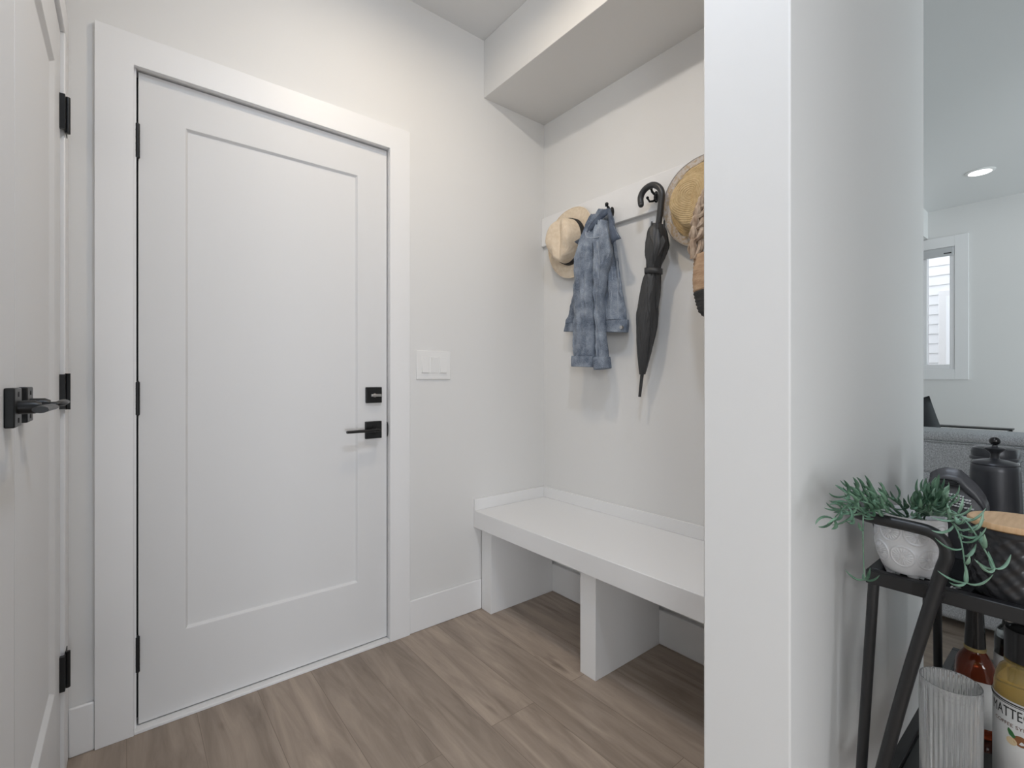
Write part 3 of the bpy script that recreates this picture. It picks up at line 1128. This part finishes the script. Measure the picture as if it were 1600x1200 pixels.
b.cyl((1.049, 0.188, 0.700), (1.049, 0.188, 0.732), 0.0065, seg=14)
b.build('bracket', m_cart, cart)
b = MB()
put_text(b, 'K', 0.026, lambda x, y: (1.082 + y, 0.158 - x, 0.7466))
b.build('lettering', m_print, cart)

# ------------------------------------------------------------------ potted plant
PC = (1.09, 0.220)
plant = thing('potted_plant', (PC[0], PC[1], 0.746), 'trailing green plant in an embossed white pot on the bar cart', 'plant')
b = MB()
seg, nz = 360, 110
prof = []
for i in range(nz + 1):
    f = i / nz
    z = 0.757 + (0.858 - 0.757) * f
    r = 0.0492 * ((0.70 + 0.30 * min(1, f / 0.42) ** 0.55) if f < 0.42 else (1 + 0.015 * (f - 0.42)))
    prof.append((r, z, f))


def emboss(t, z):
    # rows of daisy medallions pressed into the wall of the pot
    d = 0.0
    for row, (zc, ph) in enumerate(((0.832, 0.0), (0.791, 0.5))):
        n = 8
        q = (t / (2 * pi) * n + ph) % 1.0 - 0.5
        du = q * 2 * pi * 0.049 / n
        dv = z - zc
        rr = sqrt(du * du + dv * dv)
        R = 0.0185
        if rr < R:
            an = atan2(dv, du)
            if rr < 0.0030:
                d += 0.0016
            elif rr < R * 0.80:
                d += 0.0019 * (0.5 + 0.5 * cos(an * 18)) * sin(pi * (rr - 0.0030) / (R * 0.80 - 0.0030)) ** 0.5
            elif rr > R * 0.86:
                d += 0.0013
    return d


rings = []
for r, z, f in prof:
    rings.append([(PC[0] + (r + (emboss(2 * pi * k / seg, z) if 0.06 < f < 0.985 else 0)) * cos(2 * pi * k / seg),
                   PC[1] + (r + (emboss(2 * pi * k / seg, z) if 0.06 < f < 0.985 else 0)) * sin(2 * pi * k / seg), z) for k in range(seg)])
for r, z in ((0.0505, 0.8595), (0.0478, 0.8595), (0.0468, 0.856), (0.0455, 0.838), (0.044, 0.83)):
    rings.append([(PC[0] + r * cos(2 * pi * k / seg), PC[1] + r * sin(2 * pi * k / seg), z) for k in range(seg)])
b.grid(rings, True, True, True)
pot = b.build('pot', m_pot, plant, smooth=60)
for k in range(4):
    a = radians(22 + 90 * k)
    b = MB()
    b.cyl((PC[0] + 0.0265 * cos(a), PC[1] + 0.0265 * sin(a), 0.7472), (PC[0] + 0.0275 * cos(a), PC[1] + 0.0275 * sin(a), 0.763), 0.006, 0.011, 16)
    b.build('foot', m_pot, pot)
b = MB()
b.lathe([(0.0, 0.842), (0.03, 0.843), (0.0450, 0.840)], PC[0], PC[1], 40, False, False)
b.build('soil', m_soil, plant)

SPRIGS = [
    ([(1.09, 0.223, 0.853), (1.05, 0.231, 0.887), (0.98, 0.248, 0.899), (0.92, 0.265, 0.892), (0.885, 0.275, 0.871)], 0, 15),
    ([(1.09, 0.228, 0.852), (1.02, 0.237, 0.881), (0.96, 0.253, 0.897), (0.93, 0.268, 0.907)], 0, 12),
    ([(1.08, 0.23, 0.853), (1.02, 0.24, 0.887), (0.98, 0.252, 0.903), (0.95, 0.263, 0.911)], 0, 11),
    ([(1.08, 0.235, 0.852), (1.0, 0.244, 0.874), (0.95, 0.258, 0.884), (0.915, 0.273, 0.884)], 0, 13),
    ([(1.08, 0.233, 0.852), (1.0, 0.235, 0.878), (0.96, 0.248, 0.877), (0.93, 0.263, 0.873)], 0, 11),
    ([(1.1, 0.223, 0.851), (1.07, 0.226, 0.869), (1.04, 0.228, 0.889)], 0, 7),
    ([(1.1, 0.21, 0.854), (1.09, 0.203, 0.879), (1.08, 0.196, 0.899)], 0, 13),
    ([(1.1, 0.207, 0.854), (1.08, 0.189, 0.884), (1.07, 0.181, 0.907)], 0, 13),
    ([(1.09, 0.203, 0.857), (1.06, 0.179, 0.879), (1.04, 0.162, 0.904)], 1, 13),
    ([(1.09, 0.207, 0.856), (1.05, 0.189, 0.878), (1.02, 0.172, 0.897)], 0, 13),
    ([(1.09, 0.212, 0.855), (1.05, 0.201, 0.875), (1.02, 0.194, 0.891)], 0, 12),
    ([(1.08, 0.197, 0.86), (1.03, 0.168, 0.882), (0.99, 0.145, 0.887)], 1, 11),
    ([(1.08, 0.201, 0.861), (1.02, 0.163, 0.881), (0.975, 0.139, 0.866), (0.965, 0.131, 0.827), (0.97, 0.13, 0.794)], 1, 15),
    ([(1.08, 0.197, 0.865), (1.02, 0.157, 0.889), (0.985, 0.13, 0.88), (0.975, 0.112, 0.851), (0.975, 0.1, 0.823)], 1, 15),
    ([(1.07, 0.237, 0.856), (1.042, 0.250, 0.877), (1.000, 0.262, 0.875), (0.991, 0.263, 0.835), (0.990, 0.262, 0.787), (0.988, 0.260, 0.752)], 0, 9),
]
rnd = random.Random(5)
for pts, pale, nl in SPRIGS:
    path = [Vector(p) for p in catmull(pts, 6)]
    start = Vector((PC[0] + rnd.uniform(-0.02, 0.02), PC[1] + rnd.uniform(-0.02, 0.02), 0.842))
    path = [start] + path
    b = MB()
    n = len(path)
    b.tube(path, [0.0015 - 0.0007 * i / n for i in range(n)], 7)
    trailing = pts[-1][2] < 0.84
    nl = int(nl * (0.9 if trailing else 1.35))
    for j in range(nl):
        f = 0.30 + 0.70 * (j + 0.5) / nl
        if j >= nl - 4:
            f = 0.985
        q = f * (n - 1)
        i = min(int(q), n - 2)
        p = path[i].lerp(path[i + 1], q - i)
        t = (path[i + 1] - path[i]).normalized()
        sd = t.orthogonal().normalized()
        sd.rotate(Matrix.Rotation(j * 2.4 + rnd.uniform(-0.4, 0.4), 3, t))
        ln = rnd.uniform(0.026, 0.042)
        v = (sd * 1.0 + t * rnd.uniform(0.1, 0.6)).normalized()
        # each leaf curls like a claw: mostly up and inwards, on the trailing sprigs down and outwards
        aim = (t * 0.7 - sd * rnd.uniform(0.3, 0.9) + Vector((0, 0, rnd.uniform(0.1, 0.9)))) if not trailing else \
            (sd * 0.5 - t * 0.4 + Vector((0, 0, rnd.uniform(0.3, 1.1))))
        curl = rnd.uniform(0.20, 0.36)
        lp = []
        c = p.copy()
        for k in range(9):
            lp.append(c.copy())
            c = c + v * (ln / 8)
            v = (v + aim * curl).normalized()
        lp = [Vector((q_.x, min(q_.y, 0.328), q_.z)) for q_ in lp]
        b.tube(lp, [0.0011, 0.0020, 0.0026, 0.0028, 0.0028, 0.0025, 0.0020, 0.0013, 0.0004], 6, flat=0.6)
    b.build('sprig', m_leaf_pale if pale else m_leaf, plant, smooth=80)

# ------------------------------------------------------------------ coffee bag
cbag = thing('coffee_bag', (1.30, 0.187, 0.746), 'black foil coffee bag with folded top behind the potted plant', 'bag')
rows = []
for i in range(29):
    f = i / 28
    z = 0.7465 + 0.163 * f
    hw = 0.0425 + 0.003 * sin(pi * f) - 0.004 * max(0, f - 0.85) / 0.15
    th = 0.030 * (1 - max(0, f - 0.45) / 0.55 * 0.82) + 0.003
    rows.append((z, hw, th, f))
rings = []
for z, hw, th, f in rows:
    ring = []
    for k in range(60):
        t = 2 * pi * k / 60
        u = math.copysign(abs(cos(t)) ** 0.35, cos(t))
        d = math.copysign(abs(sin(t)) ** 0.5, sin(t))
        arch = -0.030 * u * u * f * f - 0.016 * u * f ** 3
        wob = 0.004 * noise.noise(Vector((u * 2.2, f * 5.0, d))) + 0.003 * noise.noise(Vector((u * 5, f * 9, d * 2)))
        lean = 0.010 * f * f
        ring.append((1.30 - d * (th + wob) + lean, 0.187 - u * (hw + wob * 0.4), z + arch))
    rings.append(ring)
b = MB()
b.grid(rings, True, True, True)
b.build('pouch', m_foil, cbag, smooth=70)
# rolled flap lying over the front of the top edge, with its tin tie
rings = []
for i in range(13):
    u = -1.0 + 2.0 * i / 12
    zc = 0.904 - 0.030 * u * u - 0.016 * u + 0.003 * noise.noise(Vector((u * 3, 1, 4)))
    ring = []
    for k in range(14):
        t = 2 * pi * k / 14
        ring.append((1.295 + 0.012 * cos(t), 0.187 - u * 0.0415, zc + 0.014 * sin(t) - 0.010 * (1 if cos(t) < 0 else 0)))
    rings.append(ring)
b = MB()
b.grid(rings, True, True, True)
b.build('folded_top', m_foil, cbag, smooth=80)
b = MB()
b.tube([(1.2815, 0.187 + 0.016 * cos(2 * pi * k / 20) + 0.012, 0.892 + 0.005 * sin(2 * pi * k / 20)) for k in range(20)], 0.0017, 8, closed=True)
b.build('tin_tie', m_black, cbag)
# lines of small print
b = MB()
r2 = random.Random(3)
for li, zz in enumerate((0.869, 0.864, 0.859, 0.854, 0.849, 0.832, 0.827)):
    y = 0.187 + 0.010
    end = y - (0.034 if li % 3 else 0.024)
    while y > end:
        wd = r2.uniform(0.0018, 0.0045)
        xf = 1.2620 + (zz - 0.827) * 0.26
        b.box(xf, xf + 0.006, y - wd, y, zz - (0.197 - y) * 0.10, zz + 0.0020 - (0.197 - y) * 0.10)
        y -= wd + 0.0011
b.build('lettering', m_print, cbag)

# ------------------------------------------------------------------ kettle
kx, ky = 1.44, 0.148
kt = thing('kettle', (kx, ky, 0.746), 'matte black gooseneck kettle with a ball knob behind the coffee bag', 'kettle')
b = MB()
b.lathe([(0.0, 0.7465), (0.0415, 0.7465), (0.0435, 0.750), (0.0435, 0.760), (0.0425, 0.80), (0.041, 0.85), (0.0388, 0.905), (0.0380, 0.914), (0.036, 0.9165), (0.0, 0.9165)], kx, ky, 64)
b.build('body', m_kettle, kt)
b = MB()
b.lathe([(0.0, 0.915), (0.0365, 0.915), (0.0370, 0.919), (0.035, 0.922), (0.022, 0.926), (0.010, 0.928), (0.0075, 0.930), (0.0072, 0.939),
         (0.010, 0.943), (0.0165, 0.949), (0.0172, 0.9515), (0.014, 0.9535), (0.005, 0.9545), (0.004, 0.958), (0.0, 0.958)], kx, ky, 48)
lid = b.build('lid', m_kettle, kt)
b = MB()
b.sphere((kx, ky, 0.9665), 0.0092, sz=0.95, seg=24)
b.build('knob', m_knob, lid)
b = MB()
b.tube(catmull([(kx - 0.02, ky - 0.034, 0.790), (kx - 0.022, ky - 0.046, 0.792), (kx - 0.023, ky - 0.054, 0.815), (kx - 0.024, ky - 0.057, 0.855),
                (kx - 0.026, ky - 0.064, 0.884), (kx - 0.030, ky - 0.080, 0.894)], 6), 0.0052, 14)
b.build('spout', m_kettle, kt)
b = MB()
b.tube(catmull([(kx + 0.034, ky - 0.014, 0.905), (kx + 0.062, ky - 0.022, 0.905), (kx + 0.074, ky - 0.026, 0.88), (kx + 0.070, ky - 0.025, 0.80)], 6), 0.006, 12)
b.build('handle', m_knob, kt)

# glass jar with a black lid behind the kettle
jx, jy = 1.64, 0.168
jr = thing('storage_jar', (jx, jy, 0.746), 'glass jar with a domed black lid behind the kettle', 'jar')
b = MB()
b.lathe([(0.0, 0.7465), (0.041, 0.7465), (0.0435, 0.752), (0.0435, 0.895), (0.041, 0.903), (0.039, 0.903), (0.041, 0.893), (0.041, 0.756), (0.0, 0.754)], jx, jy, 48)
b.build('glass', m_glass, jr)
b = MB()
b.lathe([(0.0, 0.9032), (0.0455, 0.9032), (0.046, 0.908), (0.044, 0.911), (0.0425, 0.912), (0.0432, 0.922), (0.040, 0.931), (0.032, 0.935), (0.0, 0.936)], jx, jy, 48)
b.build('lid', m_kettle, jr)
b = MB()
b.lathe([(0.0, 0.757), (0.0395, 0.757), (0.0395, 0.86), (0.0, 0.862)], jx, jy, 40)
b.build('coffee_beans', m_soil, jr)

# ------------------------------------------------------------------ canister with wooden lid
nx, ny = 1.1135, 0.087
can = thing('canister', (nx, ny, 0.746), 'black dimpled ceramic canister with a light wooden lid at the front of the cart', 'canister')
b = MB()
seg, n = 180, 80
rings = [[(nx + 0.046 * cos(2 * pi * k / seg), ny + 0.046 * sin(2 * pi * k / seg), 0.7465) for k in range(seg)]]
for i in range(n + 1):
    z = 0.7475 + 0.112 * i / n
    f = i / n
    br_ = 0.060 * (1 - 0.14 * max(0, 1 - f / 0.18) ** 2)
    ring = []
    for k in range(seg):
        t = 2 * pi * k / seg
        q = cos(t * 16) * cos((z - 0.7475) * 2 * pi / 0.024)
        r = br_ - (0.0034 * (0.5 + 0.5 * q) if 0.05 < f < 0.93 else 0.0008)
        ring.append((nx + r * cos(t), ny + r * sin(t), z))
    rings.append(ring)
b.grid(rings, True, True, True)
b.build('body', m_canister, can, smooth=70)
b = MB()
b.lathe([(0.0, 0.8597), (0.058, 0.8597), (0.0610, 0.862), (0.0610, 0.868), (0.059, 0.8705), (0.0, 0.8715)], nx, ny, 64)
b.build('lid', m_woodlid, can)

# ------------------------------------------------------------------ glass and bottles on the lower shelf
LZ = 0.3725
gx, gy = 1.080, 0.164
gl_ = MB()
seg = 216
prof = [(0.0, LZ), (0.0355, LZ), (0.0375, LZ + 0.004), (0.0385, LZ + 0.05), (0.0398, 0.570), (0.0402, 0.5865), (0.0400, 0.590), (0.0385, 0.590), (0.0378, 0.585), (0.0374, 0.56), (0.0355, LZ + 0.02), (0.0, LZ + 0.014)]
rings = []
for i, (r, z) in enumerate(prof):
    ring = []
    for k in range(seg):
        t = 2 * pi * k / seg
        rr = r + (0.0011 * cos(t * 36) if 2 <= i <= 4 else 0)
        ring.append((gx + rr * cos(t), gy + rr * sin(t), z))
    rings.append(ring)
gl_.grid(rings[1:-1], True, True, True)
tag(gl_.build('drinking_glass', m_ribglass, loc=(gx, gy, LZ)), 'tall clear ribbed glass at the near end of the lower cart shelf', 'glass')

# square bourbon bottle with dipped black neck
wx, wy = 1.37, 0.170
wb = thing('liquor_bottle', (wx, wy, LZ), 'amber liquor bottle with black dipped neck and white label behind the ribbed glass', 'bottle')


def sq_ring(cx, cy, r, z, p, seg=48, rot=0.0):
    out = []
    for k in range(seg):
        t = 2 * pi * k / seg
        u = math.copysign(abs(cos(t)) ** p, cos(t)) * r
        v = math.copysign(abs(sin(t)) ** p, sin(t)) * r
        out.append((cx + u * cos(rot) - v * sin(rot), cy + u * sin(rot) + v * cos(rot), z))
    return out


ROT = 0.25
b = MB()
b.grid([sq_ring(wx, wy, r, z, p, rot=ROT) for r, z, p in
        ((0.0285, LZ, 0.55), (0.0305, LZ + 0.003, 0.5), (0.0312, LZ + 0.02, 0.5), (0.0312, 0.487, 0.5), (0.0306, 0.500, 0.55), (0.0285, 0.513, 0.65), (0.0245, 0.524, 0.8),
         (0.0185, 0.533, 0.95), (0.0160, 0.538, 1.0), (0.0150, 0.545, 1.0), (0.0145, 0.552, 1.0))], True, True, True)
b.build('bottle_body', m_amber, wb, smooth=60)
b = MB()
rings = []
for i, (r, z) in enumerate(((0.0166, 0.545), (0.0163, 0.556), (0.0152, 0.580), (0.0140, 0.605), (0.0135, 0.622), (0.0125, 0.628), (0.001, 0.629))):
    rings.append([(wx + r * cos(2 * pi * k / 48), wy + r * sin(2 * pi * k / 48),
                   z - (0.006 * max(0, noise.noise(Vector((cos(2 * pi * k / 48) * 2, sin(2 * pi * k / 48) * 2, 3)))) * 2.0 if i == 0 else 0)) for k in range(48)])
b.grid(rings, True, True, True)
b.build('dipped_neck', m_wax, wb)
b = MB()
b.lathe([(0.0162, 0.5375), (0.0175, 0.539), (0.0175, 0.5445), (0.0160, 0.546)], wx, wy, 40, False, False)
b.build('neck_ring', m_gold, wb)
b = MB()
lab = [sq_ring(wx, wy, 0.0318, z, 0.5, rot=ROT) for z in (0.395, 0.486)]
half = [[r[(k + 12) % 48] for k in range(0, 33)] for r in lab]
b.grid(half, False)
wl = b.build('label', m_label, wb, solid=0.0006)
wl['label'] = 'white paper label'


def face_pt(u, v, d=0.0322):
    # front face of the square bottle, turned towards the room (-x)
    a = pi + ROT
    return (wx + cos(a) * d - sin(a) * u * -1 * -1, wy + sin(a) * d + cos(a) * u, v)


b = MB()
ring1 = []
cyv, czv = -0.004, 0.473
vs = [b.bm.verts.new(face_pt(cyv + 0.0070 * cos(2 * pi * k / 28), czv + 0.0070 * sin(2 * pi * k / 28), 0.0327)) for k in range(28)]
b.bm.faces.new(vs)
sl = b.build('seal', m_inkred, wl)
b = MB()
b.tube([face_pt(cyv + 0.0064 * cos(2 * pi * k / 28), czv + 0.0064 * sin(2 * pi * k / 28), 0.0329) for k in range(28)], 0.0007, 6, closed=True)
b.tube([face_pt(cyv + 0.0035 * cos(2 * pi * k / 28), czv + 0.0035 * sin(2 * pi * k / 28), 0.0329) for k in range(28)], 0.0006, 6, closed=True)
b.build('seal_ring', m_gold, wl)

# syrup bottle
mx_, my_ = 1.150, 0.080
sy = thing('syrup_bottle', (mx_, my_, LZ), 'golden coffee syrup bottle with black cap and white printed label at the right edge', 'bottle')
b = MB()
b.lathe([(0.0, LZ), (0.0365, LZ), (0.0398, LZ + 0.006), (0.0402, LZ + 0.03), (0.0402, 0.578), (0.0395, 0.594), (0.037, 0.608), (0.033, 0.618), (0.0285, 0.623), (0.0262, 0.626), (0.0258, 0.634), (0.0, 0.634)], mx_, my_, 64)
b.build('bottle_body', m_syrup, sy)
b = MB()
b.lathe([(0.0262, 0.6275), (0.0278, 0.6285), (0.0278, 0.6330), (0.0262, 0.634)], mx_, my_, 48, False, False)
b.build('neck_ring', m_glass, sy)
b = MB()
seg = 96
rings = []
for r, z in ((0.0255, 0.6345), (0.0272, 0.6355), (0.0272, 0.6820), (0.026, 0.6855), (0.0215, 0.686), (0.0205, 0.6845), (0.001, 0.6845)):
    rings.append([(mx_ + (r + (0.0004 * (k % 2) if r == 0.0272 else 0)) * cos(2 * pi * k / seg),
                   my_ + (r + (0.0004 * (k % 2) if r == 0.0272 else 0)) * sin(2 * pi * k / seg), z) for k in range(seg)])
b.grid(rings, True, True, True)
b.build('cap', m_cap, sy)
b = MB()
b.lathe([(0.0408, 0.42), (0.0408, 0.577)], mx_, my_, 64, False, False)
sl_ = b.build('label', m_label, sy, solid=0.0005)
b = MB()
for z in (0.5735, 0.5705):
    b.tube([(mx_ + 0.0412 * cos(2 * pi * k / 48), my_ + 0.0412 * sin(2 * pi * k / 48), z) for k in range(48)], 0.0006 if z < 0.571 else 0.0011, 6, closed=True)
b.build('label_rule', m_ink, sl_)
AF = atan2(-my_, -mx_) - 0.42     # the middle of the printed side


def wrap(u, z, r=0.0416):
    a = AF + u / r
    return (mx_ + r * cos(a), my_ + r * sin(a), z)


b = MB()
put_text(b, "MATTEO'S", 0.0185, lambda x, y: wrap(x, 0.5570 + y * 1.25), 0.78)
b.build('lettering', m_ink, sl_)
b = MB()
put_text(b, 'COFFEE SYRUP', 0.0078, lambda x, y: wrap(x, 0.5385 + y), 1.05)
b.build('lettering', m_inkred, sl_)
b = MB()
vs = [b.bm.verts.new(wrap(0.010 + 0.0095 * cos(2 * pi * k / 24), 0.519 + 0.0085 * sin(2 * pi * k / 24))) for k in range(24)]
b.bm.faces.new(vs)
b.build('printed_nut', m_nut, sl_)
b = MB()
vs = [b.bm.verts.new(wrap(-0.001 + 0.0068 * cos(2 * pi * k / 24), 0.514 + 0.0062 * sin(2 * pi * k / 24), 0.0418)) for k in range(24)]
b.bm.faces.new(vs)
b.build('printed_kernel', m_cream, sl_)
b = MB()
vs = [b.bm.verts.new(wrap(u, z, 0.0419)) for u, z in ((0.001, 0.520), (-0.004, 0.523), (-0.0062, 0.529), (-0.005, 0.534), (0.0005, 0.530), (0.0045, 0.523))]
b.bm.faces.new(vs)
b.build('printed_leaf', m_printleaf, sl_)

# clear bottle between them
qx, qy = 1.42, 0.122
cb_ = thing('glass_bottle', (qx, qy, LZ), 'clear round-shouldered bottle with black contents behind the syrup bottle', 'bottle')
b = MB()
b.lathe([(0.0, LZ), (0.0235, LZ), (0.0252, LZ + 0.005), (0.0252, 0.550), (0.0245, 0.566), (0.021, 0.580), (0.016, 0.587), (0.0135, 0.590), (0.0130, 0.604), (0.012, 0.604), (0.0, 0.604)], qx, qy, 48)
b.build('bottle_body', m_glass, cb_)
b = MB()
b.lathe([(0.0, LZ + 0.004), (0.0230, LZ + 0.004), (0.0230, 0.550), (0.0210, 0.565), (0.0, 0.567)], qx, qy, 40)
b.build('dark_contents', m_knob, cb_)
b = MB()
b.lathe([(0.0, 0.6042), (0.0145, 0.6042), (0.0145, 0.624), (0.0, 0.625)], qx, qy, 40)
b.build('stopper', m_gold, cb_)
b = MB()
b.lathe([(0.0256, 0.43), (0.0256, 0.530)], qx, qy, 40, False, False)
b.build('label', m_label, cb_, solid=0.0005)

# ------------------------------------------------------------------ living room: downlight, window, sofa
cl = thing('ceiling_light', (5.245, 0.622, H), 'round recessed downlight in the living room ceiling', 'ceiling light')
b = MB()
b.lathe([(0.068, H - 0.0005), (0.090, H - 0.0005), (0.090, H - 0.004), (0.070, H - 0.010), (0.068, H - 0.008)], 5.245, 0.622, 48, False, False)
b.build('trim_ring', m_plate, cl)
b = MB()
b.lathe([(0.0, H - 0.006), (0.069, H - 0.006), (0.069, H - 0.001), (0.0, H - 0.001)], 5.245, 0.622, 48, False, False)
b.build('lens', m_bright, cl)

win = bpy.data.objects.new('window_1', None)
COL.objects.link(win)
win.location = (FX, 1.32, WZ0)
structure(win, 'tall white window in the far living room wall')
b = MB()
b.box(FX - 0.018, FX, WY0 - 0.097, WY0, 1.106, 2.4734)
b.box(FX - 0.018, FX, WY1, WY1 + 0.097, 1.106, 2.4734)
b.box(FX - 0.018, FX, WY0, WY1, WZ1, 2.4734)
b.box(FX - 0.018, FX, WY0, WY1, 1.106, WZ0)
b.build('window_casing', m_trim, win, bevel=0.002)
b = MB()
b.box(FX - 0.012, FX + 0.09, WY0, WY0 + 0.035, WZ0, WZ1)
b.box(FX - 0.012, FX + 0.09, WY1 - 0.035, WY1, WZ0, WZ1)
b.box(FX - 0.012, FX + 0.09, WY0 + 0.035, WY1 - 0.035, WZ1 - 0.05, WZ1)
b.box(FX - 0.012, FX + 0.09, WY0 + 0.035, WY1 - 0.035, WZ0, WZ0 + 0.045)
b.box(FX - 0.002, FX + 0.08, 1.10, 1.145, WZ0 + 0.045, WZ1 - 0.05)
b.build('window_frame', m_vinyl, win, bevel=0.003)
MB().box(FX + 0.052, FX + 0.056, WY0 + 0.045, WY1 - 0.045, WZ0 + 0.052, WZ1 - 0.05).build('pane', m_pane, win)
b = MB()
b.box(FX - 0.030, FX - 0.013, WY0 + 0.006, WY1 - 0.006, WZ1 - 0.088, WZ1 - 0.006)
bl = b.build('blind_cassette', m_blind, win, bevel=0.006)
MB().box(FX - 0.0312, FX - 0.0298, WY0 + 0.02, WY0 + 0.075, WZ1 - 0.066, WZ1 - 0.056).build('maker_tag', m_black, bl)

# house next door, seen through the window
nb = thing('neighbouring_house', (7.7, 1.6, -0.1), 'white lap-sided house wall outside the living room window', 'house')
b = MB()
z = -0.1
pitch = 0.118
while z < 3.6:
    b.prism([(0, 0)], 0, 0) if False else None
    vs = []
    for y in (-1.5, 4.5):
        vs.append([b.bm.verts.new(p) for p in ((7.70, y, z), (7.685, y, z), (7.698, y, z + pitch), (7.70, y, z + pitch))])
    for k in range(4):
        b.bm.faces.new((vs[0][k], vs[0][(k + 1) % 4], vs[1][(k + 1) % 4], vs[1][k]))
    z += pitch
b.build('siding', m_siding, nb, smooth=10)
b = MB()
b.box(7.66, 7.70, 0.55, 1.27, 0.9, 2.18)
nw = b.build('window_trim', m_vinyl, nb, bevel=0.004)
MB().box(7.655, 7.662, 0.62, 1.20, 0.97, 2.11).build('window_glass', principled('pale_blind_behind_glass', (0.9, 0.92, 0.95), 0.2), nw)

# sofa seen from behind
sx, syy0, syy1 = 2.85, -1.25, 1.28
so = thing('sofa', (3.28, -0.15, 0), 'grey woven fabric sofa seen from behind in the living room', 'sofa')


def pillow_box(b, x0, x1, y0, y1, z0, z1, r=0.05, n=10, wob=0.0):
    """box with generously rounded edges"""
    cx, cy, cz = (x0 + x1) / 2, (y0 + y1) / 2, (z0 + z1) / 2
    hx, hy, hz = (x1 - x0) / 2, (y1 - y0) / 2, (z1 - z0) / 2
    seg = 8 * n
    rings = []
    for i in range(1, 2 * n):
        ph = -pi / 2 + pi * i / (2 * n)
        ring = []
        for k in range(seg):
            t = 2 * pi * (k + 0.5) / seg
            d = Vector((cos(ph) * cos(t), cos(ph) * sin(t), sin(ph)))
            p = Vector((math.copysign(max(hx - r, 0), d.x) + d.x * r, math.copysign(max(hy - r, 0), d.y) + d.y * r,
                        math.copysign(max(hz - r, 0), d.z) + d.z * r))
            ring.append((cx + p.x, cy + p.y, cz + p.z))
        rings.append(ring)
    b.grid(rings, True, True, True)
    return b


pillow_box(MB(), sx, sx + 0.26, syy0, syy1, 0.03, 0.680, 0.03).build('back_frame', m_sofa, so, smooth=80)
bk = pillow_box(MB(), sx + 0.006, sx + 0.25, syy0 + 0.005, syy1 - 0.005, 0.672, 0.824, 0.02).build('back_panel', m_sofa, so, smooth=80)
pillow_box(MB(), sx + 0.001, sx + 0.27, syy0, syy1, 0.818, 0.866, 0.024).build('top_roll', m_sofa, so, smooth=80)
b = MB()
b.tube([(sx + 0.003, syy0 + 0.02 + (syy1 - syy0 - 0.04) * k / 20, 0.820) for k in range(21)], 0.003, 8)
b.build('piping', m_sofa, so)
pillow_box(MB(), sx + 0.26, sx + 0.92, syy0, syy1, 0.08, 0.44, 0.05).build('seat', m_sofa, so, smooth=80)
for y0, y1 in ((syy0, syy0 + 0.18), (syy1 - 0.18, syy1)):
    pillow_box(MB(), sx + 0.2, sx + 0.92, y0, y1, 0.08, 0.62, 0.05).build('arm', m_sofa, so, smooth=80)
for x in (sx + 0.06, sx + 0.84):
    for y in (syy0 + 0.08, syy1 - 0.08):
        MB().cyl((x, y, 0), (x, y, 0.09), 0.02, 0.026, 16).build('foot', m_black, so)

# dark cushion propped on the sofa
cu = thing('cushion', (3.17, 0.72, 0.60), 'charcoal cushion poking up over the sofa back by the window', 'cushion')
b = MB()
n = 20
for side in (1, -1):
    rings = []
    for i in range(n + 1):
        ring = []
        for j in range(n + 1):
            u, v = -1 + 2 * i / n, -1 + 2 * j / n
            px = 0.225 * u * (1 - 0.06 * (1 - v * v) * 0.6)
            pz = 0.225 * v * (1 - 0.06 * (1 - u * u) * 0.6)
            th = 0.055 * ((1 - u ** 4) * (1 - v ** 4)) ** 0.5
            a = radians(-18)
            yy, zz = px * cos(a) - pz * sin(a), px * sin(a) + pz * cos(a)
            ring.append((3.19 + side * th + 0.12 * (zz - 0.0) * -0.3, 0.707 + yy, 0.735 + zz))
        rings.append(ring)
    b.grid(rings, False)
bmesh.ops.remove_doubles(b.bm, verts=b.bm.verts[:], dist=0.0004)
b.build('cover', m_pillow, cu, smooth=80)

# slim console table by the far wall
ct = thing('console_table', (5.87, 0.95, 0), 'slim black console table by the far living room wall', 'table')
MB().box(5.75, 5.90, 0.487, 1.42, 0.676, 0.688).build('table_top', m_black, ct, bevel=0.002)
for x in (5.77, 5.88):
    for y in (0.507, 1.40):
        MB().box(x - 0.01, x + 0.01, y - 0.01, y + 0.01, 0, 0.672).build('leg', m_black, ct)
